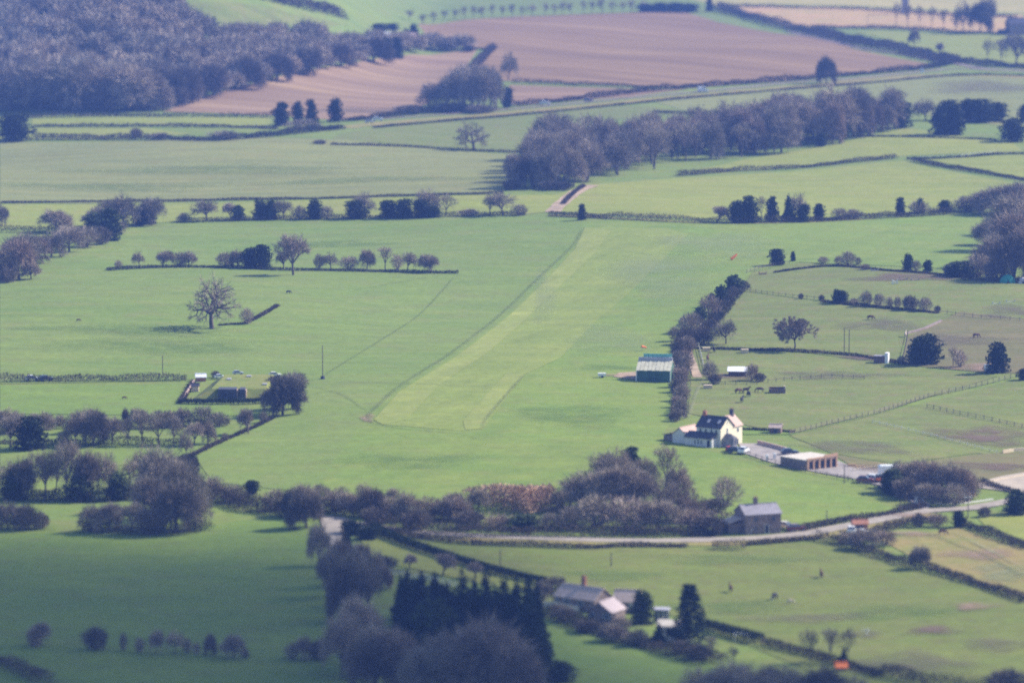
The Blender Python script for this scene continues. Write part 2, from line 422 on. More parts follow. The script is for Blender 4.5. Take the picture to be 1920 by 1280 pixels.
sheet('meadow', [(1600, 60), (1780, 64), (1940, 68), (1940, 124), (1790, 106), (1700, 88)], M['yellow'], .13, 'bright meadow with small lone trees beside the far lane')
sheet('meadow', [(325, 14), (450, 6), (560, 30), (650, 48), (600, 54), (480, 50), (400, 42)], M['paddock'], .12, 'pale clearing on the top of the wooded hill')
sheet('paddock', [(1410, 512), (1500, 494), (1700, 508), (1800, 520), (1940, 535), (1940, 620), (1760, 585), (1500, 560), (1390, 545)], M['paddock'], .10, 'upper paddock with scattered jumps right of the airfield')
sheet('paddock', [(1390, 547), (1500, 562), (1760, 587), (1800, 582), (1700, 630), (1680, 682), (1500, 660), (1300, 652), (1320, 600)], M['paddock'], .11, 'grazed paddock around the round bare tree')
sheet('paddock', [(1800, 584), (1940, 600), (1940, 700), (1860, 700), (1690, 684), (1702, 632)], M['worn'], .11, 'worn paddock behind the two dark evergreens')
sheet('paddock', [(1300, 655), (1500, 662), (1690, 686), (1870, 706), (1740, 745), (1480, 815), (1290, 775)], M['paddock'], .11, 'paddock with brown horses and field shelters')
sheet('paddock', [(1480, 817), (1650, 775), (1900, 712), (1960, 720), (1960, 860), (1830, 850), (1680, 870), (1560, 850)], M['paddock'], .11, 'lower right paddock with a churned muddy patch')
sheet('worn_field', [(1560, 852), (1680, 872), (1830, 852), (1960, 845), (1960, 905), (1830, 905), (1700, 900), (1600, 875)], M['worn'], .12, 'worn brownish ground behind the thorn thicket')
sheet('pasture', [(660, 1005), (720, 1000), (850, 1012), (1000, 1020), (1200, 1028), (1400, 1025), (1540, 1012), (1640, 1042), (1760, 1078), (1960, 1135), (1960, 1330), (1600, 1300), (1500, 1250), (1320, 1175), (1150, 1110), (1020, 1095), (850, 1055)], M['lower'], .10, 'long pasture below the lane with grazing ponies')
sheet('meadow', [(1650, 1010), (1800, 990), (1960, 1040), (1960, 1130), (1760, 1072)], M['verge'], .11, 'dry yellowish meadow beyond the lower hedge')
sheet('meadow', [(1830, 968), (1960, 950), (1960, 1028), (1860, 998)], M['yellow'], .11, 'small green field corner beside the lane')
sheet('lawn', [(670, 1004), (720, 1006), (850, 1056), (1015, 1098), (1000, 1115), (860, 1085), (700, 1050)], M['yellow'], .11, 'bright grass wedge above the dark conifers')
sheet('field', [(-20, 1000), (150, 1000), (390, 985), (560, 960), (590, 1040), (640, 1180), (690, 1300), (-60, 1300)], M['shadefield'], .10, 'deep green field lying in cloud shade')
sheet('field', [(1020, 1160), (1150, 1195), (1320, 1235), (1400, 1310), (1000, 1310)], M['shadefield'], .10, 'half shaded green field below the cottages')
sheet('meadow', [(0, 722), (340, 720), (335, 752), (430, 758), (440, 780), (0, 775)], M['shadefield'], .11, 'green strip of field left of the covered reservoir')
sheet('meadow', [(0, 815), (440, 800), (360, 850), (300, 870), (0, 880)], M['grass_left'], .11, 'green strip between the two rows of bare trees')
sheet('lawn', [(1385, 802), (1395, 815), (1500, 815), (1470, 806)], M['shadefield'], .14, 'bright green lawn behind the white farmhouse')
sheet('lawn', [(1590, 878), (1655, 872), (1670, 890), (1600, 900)], M['shadefield'], .14, 'small green verge by the parked red vehicles')

# mottled and worn ground, with the airfield's pale sheen painted on
for a in [(1250, 520, 110, 55, 'pale_sheen', 'pale sheen on the grass at the far end of the airfield'), (1350, 460, 120, 24, 'pale_sheen', 'pale sheen beside the far windsock'), (1140, 640, 90, 28, 'pale_sheen', 'pale sheen on the grass behind the green hangar'), (1840, 818, 105, 20, 'mud', 'churned muddy patch in the lower right paddock'), (1900, 585, 70, 14, 'brown_grass', 'brown trampled patch in the upper right paddock'),
          (1700, 520, 110, 9, 'mud', 'muddy band by the scattered jumps'), (1560, 705, 130, 10, 'brown_grass', 'brown trampled band below the long fence'),
          (1620, 672, 45, 7, 'mud', 'bare mud in front of the white-doored shed'), (1375, 706, 70, 8, 'mud', 'muddy ground before the white field shelter'),
          (1840, 690, 70, 10, 'mudlight', 'bare earth around the parked horse van'), (1750, 1183, 60, 10, 'mud', 'upper muddy streak in the pony pasture'),
          (1620, 1190, 40, 8, 'brown_grass', 'brown patch by the white post'), (1830, 1138, 50, 8, 'mudlight', 'pinkish bare patch in the pony pasture'), (1880, 1210, 90, 14, 'brown_grass', 'brown streak along the lower right slope'),
          (1700, 1245, 150, 22, 'brown_grass', 'dull brown slope at the bottom of the pasture'), (1350, 1140, 180, 14, 'lush', 'lush streak between the ponies'),
          (1680, 1150, 130, 16, 'lush', 'lush streak on the right slope'), (1520, 1160, 140, 10, 'brown_grass', 'faint brown streak in the pony pasture'),
          (760, 865, 160, 16, 'lush', 'dark lush hollow below the runway'), (1080, 780, 120, 24, 'lush', 'lush turf right of the runway'), (1140, 690, 90, 6, 'lush', 'dark strip of grass before the hangar'),
          (250, 620, 220, 12, 'lush', 'darker green streak beside the old oak'), (600, 460, 160, 8, 'lush', 'lush band behind the bush row'), (300, 650, 220, 18, 'lush', 'lush slope left of the oak'),  # first patch is a soft darker green streak beside the oak
          (1650, 610, 90, 14, 'brown_grass', 'greyish grazed patch by the lone horse'), (1780, 640, 110, 14, 'brown_grass', 'dull grazed patch behind the evergreen'),
          (1600, 840, 130, 14, 'brown_grass', 'dull grass behind the garage block'), (1690, 880, 120, 9, 'mud', 'muddy strip by the thorn thicket'), (1860, 875, 90, 8, 'mud', 'muddy strip above the sand arena'),
          (1840, 1040, 80, 12, 'mudlight', 'dry bare patch in the yellowish meadow'), (1700, 1002, 60, 6, 'mudlight', 'orange dry grass along the meadow edge'), (1880, 1075, 60, 20, 'pale_line', 'pale sweep in the yellowish meadow'),
          (400, 320, 300, 10, 'lush', 'dull streak across the wide pale field'), (700, 338, 260, 6, 'lush', 'thin dull streak by the wood edge'), (200, 352, 240, 8, 'lush', 'dull streak low in the wide pale field'),
          (720, 210, 180, 8, 'brown_grass', 'dull verge below the main road'), (1850, 165, 120, 14, 'brown_grass', 'brownish tract in the grey green field'), (1160, 705, 40, 4, 'mudlight', 'bare worn ground left of the hangar'),
          (1390, 1050, 160, 12, 'lush', 'lush grass just below the lane'), (1150, 1080, 100, 12, 'lush', 'lush grass above the cottages'), (1020, 560, 24, 60, 'pale_sheen', 'pale turf on the left of the runway'),
          (690, 785, 16, 9, 'mudlight', 'worn turning corner at the end of the runway'), (1720, 968, 50, 6, 'mudlight', 'bare bank where the lanes meet')]:
    patch(a[0], a[1], a[2], a[3], M[a[4]], a[5])
for pts, w, m, lab in [
    ([(1093, 428), (1084, 446), (1066, 470), (1000, 532), (900, 622), (835, 670), (790, 698), (740, 732), (708, 762), (690, 780), (700, 794), (760, 805), (860, 814), (920, 830)], 3.2, 'tyre_line', 'dark worn line bounding the left side of the runway'),
    ([(603, 708), (717, 637), (775, 600), (806, 572), (853, 520), (870, 512)], 2.2, 'tyre_line', 'thin worn path slanting across the left pasture'),
    ([(520, 714), (640, 716), (760, 720), (880, 725), (960, 722)], 3.0, 'tyre_line', 'faint level wheel line crossing the runway'),
    ([(985, 700), (1100, 704), (1180, 708)], 3.0, 'tyre_line', 'faint wheel line leading to the hangar'),
    ([(905, 806), (912, 785), (985, 702)], 2.5, 'tyre_line', 'dark edge beside the short mown strip'),
    ([(890, 462), (1000, 465), (1075, 464)], 3.0, 'tyre_line', 'faint dark line near the top of the runway'),
    ([(650, 548), (750, 530), (830, 516)], 2.0, 'tyre_line', 'faint path under the bush row'),
    ([(1290, 790), (1305, 740), (1320, 712)], 2.2, 'pale_line', 'pale wheel rut beside the tall hedge'),
    ([(560, 720), (640, 740), (690, 775)], 2.5, 'tyre_line', 'faint curved wheel line by the reservoir trees'),
    ([(0, 350), (300, 345), (640, 338)], 3.0, 'tyre_line', 'faint crop line across the wide pale field'),
    ([(1790, 1000), (1850, 1030), (1920, 1068)], 3.0, 'pale_line', 'pale curved track in the yellowish meadow'),
    ([(1700, 985), (1840, 1040), (1930, 1090)], 4.0, 'tyre_line', 'dark curved track in the yellowish meadow'),
    ([(1470, 815), (1500, 812), (1650, 775), (1740, 745), (1900, 708)], 3.5, 'tyre_line', 'rough grass along the slanting paddock fence')]:
    soft_line(pts, w * .55, M[m], lab)

# roads and tracks
strip('verge', [(690, 990), (840, 1006), (1000, 1013), (1200, 1018), (1380, 1015), (1500, 1006), (1600, 988), (1740, 962)], 8.5, M['verge'], .14, 'dry grass verge on both sides of the lane')
strip('road', [(640, 978), (700, 989), (840, 1002), (1000, 1009), (1200, 1014), (1380, 1011), (1500, 1002), (1600, 984), (1740, 958), (1820, 953), (1940, 930)], 4.6, M['road'], .22, 'narrow grey country lane curving past the stone cottage')
sheet('road', [(598, 966), (640, 970), (700, 988), (690, 994), (655, 990), (640, 1010), (650, 1045), (628, 1050), (610, 1010)], M['road'], .24, 'pale lane junction at the corner of the wood')
strip('road', [(700, 224), (780, 219), (960, 205), (1130, 189), (1320, 172), (1480, 156), (1600, 148), (1740, 134), (1800, 130), (1960, 136)], 5.0, M['road_far'], .22, 'main road crossing the far valley with cars on it')
strip('verge', [(640, 240), (780, 226), (960, 212), (1130, 196), (1320, 179), (1480, 164), (1740, 142), (1940, 146)], 12, M['verge'], .13, 'dry verge below the far main road')
strip('road', [(1480, 60), (1600, 88), (1700, 104), (1790, 120), (1850, 130), (1960, 134)], 5.5, M['road_far'], .24, 'side lane joining the far main road between hedges')
strip('track', [(1036, 398), (1055, 380), (1085, 358), (1110, 348)], 5.5, M['track'], .22, 'tan dirt track climbing to the bare wood')
strip('track', [(1288, 655), (1297, 680), (1308, 708)], 2.4, M['track'], .22, 'dirt track beside the tall hedge')
sheet('yard', [(1385, 832), (1430, 832), (1480, 845), (1560, 860), (1600, 876), (1660, 880), (1700, 915), (1745, 948), (1735, 960), (1680, 920), (1600, 898), (1500, 880), (1440, 866), (1395, 850)], M['yard'], .2, 'grey gravel drive from farmhouse past the garages')
sheet('arena', [(1832, 905), (1880, 893), (1960, 880), (1960, 935), (1890, 922), (1836, 915)], M['arena'], .2, 'pale sand riding arena at the right edge')
sheet('apron', [(1160, 700), (1192, 698), (1262, 700), (1262, 713), (1192, 713), (1150, 707)], M['track'], .24, 'bare earth apron in front of the hangar')
strip('verge', [(1030, 404), (1200, 412), (1340, 419), (1500, 417), (1640, 410)], 3, M['verge'], .14, 'dry verge at the foot of the long dark hedge')

# ------------------------------------------------------------------ vegetation builders
def unit(v): return v / np.maximum(1e-9, np.linalg.norm(v, axis=1, keepdims=True))

def slivers(P, D, L, W, seed=0):
    """one slim four-cornered blade per twig or leaf spray"""
    r = np.random.default_rng(seed + 11); n = len(P)
    D = unit(D); N = unit(np.cross(D, unit(r.normal(size=(n, 3))) + 1e-6))
    L = np.broadcast_to(np.asarray(L, float), (n,))[:, None]; W = np.broadcast_to(np.asarray(W, float), (n,))[:, None]
    V = np.stack([P, P + D * L * .5 + N * W * .5, P + D * L, P + D * L * .5 - N * W * .5], 1).reshape(-1, 3)
    return V, np.arange(4 * n).reshape(n, 4)

def tubes(S):
    """S: list of (p, q, r0, r1) -> five-sided tapered limbs"""
    V, F = [], []; n = 5
    for p, q, r0, r1 in S:
        d = q - p; d = d / (np.linalg.norm(d) + 1e-9)
        a = np.cross(d, (0.3, 0.9, 0.1)); a /= np.linalg.norm(a) + 1e-9; b = np.cross(d, a)
        k = len(V)
        for c, r in ((p, r0), (q, r1)):
            for i in range(n):
                t = 2 * math.pi * i / n; V.append(c + a * r * math.cos(t) + b * r * math.sin(t))
        F += [(k + i, k + (i + 1) % n, k + n + (i + 1) % n, k + n + i) for i in range(n)]
    return np.array(V), np.array(F)

PROTO = {}
def register(kind, trunk, crown):
    allv = np.concatenate([np.array([v.co for v in crown.vertices])] + ([np.array([v.co for v in trunk.vertices])] if trunk else []))
    r = np.percentile(np.abs(allv[:, 0]), 98.5); h = np.percentile(allv[:, 2], 99.3)
    PROTO.setdefault(kind, []).append((trunk, crown, 2 * r, h))

def bare_tree(seed, H=15.0, first=0.22, spread=38, ratio=0.74, twigs=26, mat='twig', tl=1.5, up=0.25, tw=0.085, kids=(5, 4, 3, 2), r0=0.36, roundness=0.0):
    r = np.random.default_rng(seed); S = []; P = []; D = []; Ls = []
    def rec(p, d, L, rad, lv):
        q = p
        nseg = 2 if lv < 2 else 1
        for s in range(nseg):
            d = d + r.normal(0, 0.09, 3); d[2] += up * 0.12 * lv / 3; d /= np.linalg.norm(d)
            q2 = q + d * L / nseg; S.append((q, q2, rad * (1 - 0.25 * s / nseg), rad * (1 - 0.25 * (s + 1) / nseg)))
            if lv >= 2:
                n = twigs // 3
                for t in r.random(n):
                    P.append(q + (q2 - q) * t); dd = d * 0.6 + r.normal(0, 0.75, 3); dd[2] += 0.2; D.append(dd); Ls.append(tl * r.uniform(.4, .9))
            q = q2
        if lv == 4 or lv >= len(kids):
            for i in range(twigs):
                P.append(q + r.normal(0, 0.15, 3)); dd = d + r.normal(0, 0.7, 3); dd[2] += up; D.append(dd); Ls.append(tl * r.uniform(.5, 1.2))
            return
        k = kids[lv]
        for i in range(k):
            az = 2 * math.pi * (i + r.uniform(-.25, .25)) / k + seed
            sp = R(spread) * r.uniform(.55, 1.25) * (1.25 if lv == 0 else 1)
            a = np.cross(d, (0.31, 0.2, 0.93) if abs(d[2]) < .9 else (1, 0, 0)); a /= np.linalg.norm(a); b = np.cross(d, a)
            nd = d * math.cos(sp) + (a * math.cos(az) + b * math.sin(az)) * math.sin(sp); nd[2] += up * .25; nd /= np.linalg.norm(nd)
            rec(q, nd, L * ratio * r.uniform(.8, 1.15) * (1.05 if lv == 0 else 1), rad * .62, lv + 1)
        if lv == 0:
            rec(q, d, L * ratio * 1.15, rad * .66, 1)
    rec(np.array([0., 0, 0]), np.array([0., 0, 1]), H * first, r0, 0)
    tv, tf = tubes(S); P = np.array(P); D = np.array(D)
    c = np.array([0, 0, H * .5]); D = unit(D) + 0.5 * unit(P - c)
    cv, cf = slivers(P, D, np.array(Ls), tw, seed)
    return (mesh_np('trunk_limbs', tv, tf, M['bark'], smooth=True), mesh_np('twig_crown', cv, cf, M[mat]))

def clump_tree(seed, H=12.0, Wd=9.0, shape='round', n=2600, mat='leaf_dark', leaf=0.75, wid=0.45, base=0.04, trunk=True, lumps=14):
    """dense evergreen: overlapping lumps of leaf sprays"""
    r = np.random.default_rng(seed); P = []; D = []
    C = []
    for i in range(lumps):
        t = (i + .5) / lumps; z = base + (0.92 - base) * t
        if shape == 'round': w = math.sqrt(max(0.12, 1 - abs(2 * (z - .46)) ** 3)) * .74
        elif shape == 'cone': w = (1 - z) * .95
        elif shape == 'ovoid': w = .76 if z < .4 else .76 * math.sqrt(max(.1, 1 - ((z - .4) / .58) ** 2))
        else: w = .8
        for k in range(3):
            a = r.uniform(0, 6.28); rr = w * r.uniform(.35, .75)
            lr = (0.5 * w + 0.10) * r.uniform(.6, .95)
            if shape == 'cone': lr *= .75
            C.append((rr * math.cos(a) * Wd / 2, rr * math.sin(a) * Wd / 2, z * H, lr * Wd / 2, max(.06 * H, lr * (0.22 if shape != 'cone' else .16) * H)))
        C.append((0, 0, z * H, w * .62 * Wd / 2, .09 * H))
    C = np.array(C); w8 = C[:, 3] ** 2; w8 /= w8.sum(); idx = r.choice(len(C), n, p=w8); c = C[idx]
    u = unit(r.normal(size=(n, 3))); rad = r.uniform(.75, 1.05, (n, 1))
    P = c[:, :3] + u * np.stack([c[:, 3], c[:, 3], c[:, 4]], 1) * rad
    P[:, 2] = np.maximum(P[:, 2], 0.05 * H * r.random(n))
    D = np.cross(u, unit(r.normal(size=(n, 3)))) + u * .35; D[:, 2] -= .15 if shape == 'cone' else -.1
    cv, cf = slivers(P - unit(D) * leaf * .4, D, leaf * r.uniform(.6, 1.3, n), wid * r.uniform(.7, 1.3, n), seed)
    tv, tf = tubes([(np.zeros(3), np.array([0, 0, H * .85]), .22, .05)])
    return (mesh_np('trunk_limbs', tv, tf, M['bark']), mesh_np('leaf_crown', cv, cf, M[mat]))

def spruce(seed, H=13.0, Wd=6.0, n=2600):
    r = np.random.default_rng(seed); P = []; D = []
    tiers = 13
    for i in range(tiers):
        z = .1 + .88 * i / tiers; rad = (1 - z) ** .85 * Wd / 2
        nb = 9
        for k in range(nb):
            a = 2 * math.pi * (k + r.random()) / nb; L = rad * r.uniform(.75, 1.15)
            m = int(n / tiers / nb) + 1
            t = r.random(m)
            P.append(np.stack([np.cos(a) * L * t, np.sin(a) * L * t, z * H - .25 * L * t + .1 * L * t * t + r.normal(0, .1, m)], 1))
            d = np.stack([np.full(m, math.cos(a)), np.full(m, math.sin(a)), np.full(m, -.25)], 1) + r.normal(0, .45, (m, 3)); D.append(d)
    P = np.concatenate(P); D = np.concatenate(D)
    cv, cf = slivers(P, D, .75 * r.uniform(.6, 1.2, len(P)), .3, seed)
    tv, tf = tubes([(np.zeros(3), np.array([0, 0, H * .97]), .2, .03)])
    return (mesh_np('trunk_limbs', tv, tf, M['bark']), mesh_np('needle_crown', cv, cf, M['needle']))

def bush(seed, H=4.0, Wd=5.0, n=1300, mat='twig', tl=1.1, tw=.085):
    r = np.random.default_rng(seed); S = []
    u = unit(r.normal(size=(n, 3)))
    lob = 1 + .22 * np.sin(3 * np.arctan2(u[:, 1], u[:, 0]) + seed) + .12 * np.sin(5 * u[:, 2] + seed)
    P = u * np.stack([Wd / 2 * lob, Wd / 2 * lob, H * .44 * np.ones(n)], 1) * (r.random((n, 1)) ** .4) * .88 + np.array([0, 0, H * .44])
    D = unit(P - np.array([0, 0, H * .3])) + r.normal(0, .45, (n, 3)); D[:, 2] += .35
    for i in range(9):
        a = 6.28 * i / 9 + r.uniform(-.3, .3); k = r.uniform(.3, .8)
        S.append((np.array([.2 * math.cos(a), .2 * math.sin(a), 0]), np.array([k * Wd / 2 * math.cos(a), k * Wd / 2 * math.sin(a), H * r.uniform(.5, .8)]), .09, .03))
    tv, tf = tubes(S); cv, cf = slivers(P, D, tl * r.uniform(.5, 1.1, n), tw, seed)
    return (mesh_np('trunk_limbs', tv, tf, M['bark']), mesh_np('twig_crown', cv, cf, M[mat]))

for s in (1, 2, 3, 4): register('bare', *bare_tree(s, first=.18, twigs=14, spread=42, tl=2.0, up=.15, tw=.075))
for s in (5, 6, 7): register('thin', *bare_tree(s, first=.26, spread=30, twigs=13, kids=(4, 3, 3, 2), tw=.07))
for s in (8, 9): register('pale', *bare_tree(s, first=.16, spread=34, twigs=18, mat='twig_pale', tw=.08))
for s in (10, 11, 12, 13): register('dome', *bare_tree(s, first=.15, spread=44, twigs=22, tl=2.1, mat='twig', tw=.085, up=.14))
for s in (14, 15): register('darkbare', *bare_tree(s, first=.11, spread=40, twigs=28, tl=2.1, mat='twig_dark', tw=.10, up=.15))
for s in (20, 21): register('reddome', *bare_tree(s, first=.13, spread=44, twigs=24, tl=2.1, mat='twig_red', tw=.09, up=.14))
register('oak', *bare_tree(35, first=.20, spread=52, ratio=.78, twigs=15, kids=(4, 3, 3, 2), r0=.62, tl=1.7, tw=.085, up=.08))
register('lollipop', *bare_tree(17, first=.30, spread=46, twigs=60, tl=1.5, kids=(6, 4, 3, 2), tw=.10))
for s in (1, 2, 3): register('ever', *clump_tree(s, shape='round'))
for s in (4, 5): register('ovoid', *clump_tree(s, H=12, Wd=7, shape='ovoid'))
for s in (6, 7): register('cypress', *clump_tree(s, H=13, Wd=4.6, shape='ovoid', leaf=.6, wid=.35, mat='needle'))
for s in (8, 9, 10): register('conifer', *clump_tree(s, H=15, Wd=6.5, shape='cone', n=3200, leaf=.7, wid=.35, mat='needle', lumps=18))
register('spruce', *spruce(3))
for s in (11, 12): register('ivy', *clump_tree(s, H=12, Wd=6, shape='ovoid', mat='leaf_mid', n=2200))
for s in (1, 2, 3): register('bush', *bush(s))
for s in (4, 5): register('redbush', *bush(s, mat='twig_red'))
for s in (6, 7): register('darkbush', *bush(s, mat='twig_dark', n=1600, tw=.12))
for s in (8,): register('palebush', *bush(s, mat='twig_pale', n=1000))

ADJ = {'bare': 'bare round-crowned tree', 'thin': 'thin bare tree', 'pale': 'pale fuzzy bare tree', 'dome': 'dense bare domed tree', 'darkbare': 'dark bare tree',
       'reddome': 'reddish bare domed tree', 'oak': 'large bare oak', 'lollipop': 'round bare tree', 'ever': 'dark round evergreen tree', 'ovoid': 'dark egg-shaped evergreen',
       'cypress': 'narrow dark cypress', 'conifer': 'tall dark conifer', 'spruce': 'green spruce with tiered branches', 'ivy': 'ivy-covered green tree', 'bush': 'bare brown bush',
       'redbush': 'reddish bare bush', 'darkbush': 'dark bare bush', 'palebush': 'pale wispy bush'}
NAME = {'bare': 'bare_tree', 'thin': 'bare_tree', 'pale': 'bare_tree', 'dome': 'bare_tree', 'darkbare': 'bare_tree', 'reddome': 'bare_tree', 'oak': 'oak_tree', 'lollipop': 'bare_tree',
        'ever': 'evergreen_tree', 'ovoid': 'evergreen_tree', 'cypress': 'cypress_tree', 'conifer': 'conifer_tree', 'spruce': 'spruce_tree', 'ivy': 'ivy_tree',
        'bush': 'bush', 'redbush': 'bush', 'darkbush': 'bush', 'palebush': 'bush'}
ORD = 'first second third fourth fifth sixth seventh eighth ninth tenth eleventh twelfth thirteenth fourteenth fifteenth sixteenth seventeenth eighteenth nineteenth twentieth twenty-first twenty-second twenty-third twenty-fourth twenty-fifth twenty-sixth twenty-seventh twenty-eighth twenty-ninth thirtieth'.split()

_k = {}
def plant(px, py, w, h, kind, label, group=None, pos=None, ppm=None, tall=1.0):
    """a tree or bush whose foot stands at a point of the photograph, w and h its size there"""
    p = pos or G(px, py); s = ppm or PPM(p)
    lst = PROTO[kind]; i = _k[kind] = _k.get(kind, random.randrange(9)) + 1
    tr, cr, w0, h0 = lst[i % len(lst)]
    isb = NAME[kind] == 'bush'
    o = thing(NAME[kind], (p.x, p.y, p.z - 0.1), random.uniform(0, 6.28), label, 'bush' if isb else 'tree', group, (w / s / w0, w / s / w0, h / s / h0))
    link('stems' if isb else 'trunk', tr, o); link('crown', cr, o)
    return o

def row(where, items, group=None):
    """items (x, y, w, h, kind); every one gets a label that says which one it is"""
    by = {}
    for it in items: by.setdefault(it[4], []).append(it)
    for k, L in by.items():
        L.sort()
        for i, it in enumerate(L):
            lab = ADJ[k] + ' ' + where if len(L) == 1 else f'{ADJ[k]}, {ORD[i]} from left {where}'
            if len(L) == 2: lab = f'{ADJ[k]} {where}, ' + ('left' if i == 0 else 'right') + ' of two'
            plant(*it[:5], lab, group)

def hedge(pts_px, h, w, label, mats=('hedge', 'hedge_leaf'), dens=26, leafy=.35, blade=(.8, .22), name='hedge', clipped=False, seed=1, var=.35):
    P = smooth_line([Vector(G(*p).xy) for p in pts_px], 2.0)
    r = np.random.default_rng(seed * 31 + int(pts_px[0][0])); A = np.array([(p.x, p.y) for p in P]); n1 = len(A)
    seg = np.linalg.norm(np.diff(A, axis=0), axis=1); cum = np.concatenate([[0], np.cumsum(seg)]); Lt = cum[-1]
    n = min(30000, int(Lt * dens)); t = r.random(n) * Lt
    x = np.interp(t, cum, A[:, 0]); y = np.interp(t, cum, A[:, 1])
    T = np.gradient(A, axis=0); T = T / (np.linalg.norm(T, axis=1, keepdims=True) + 1e-9)
    tx = np.interp(t, cum, T[:, 0]); ty = np.interp(t, cum, T[:, 1])
    ph = r.uniform(0, 9)
    prof = 1 + (0 if clipped else 1) * var * (np.sin(t / 3.1 + ph) * .4 + np.sin(t / 7.7 + 2 * ph) * .5 + np.sin(t / 2.1 + ph * 3) * .2 + .5 * (np.sin(t / 19 + ph)))
    prof = np.clip(prof, .6, 1.9); a = r.uniform(0, math.pi, n)
    q = r.random(n) ** (.25 if clipped else .4)
    u = np.cos(a) * q * w / 2 * (prof ** .5); 
    zz = (np.sin(a) ** (.35 if clipped else .7)) * q * h * prof
    if clipped: u = np.sign(np.cos(a)) * np.abs(np.cos(a)) ** .4 * q * w / 2
    X = x - ty * u; Y = y + tx * u
    Z = terrain(X, Y) + zz * .9
    D = np.stack([-ty * u, tx * u, zz * .8 + .2], 1); D = unit(D) + r.normal(0, .6, (n, 3))
    V, F = slivers(np.stack([X, Y, Z], 1) - unit(D) * blade[0] * .3, D, blade[0] * r.uniform(.5, 1.2, n), blade[1] * r.uniform(.6, 1.4, n), seed)
    mi = (r.random(n) < leafy).astype(int)
    me = mesh_np(name, V, F, [M[m] for m in mats], mi)
    return tag(link(name, me), label, name.split('_')[-1])

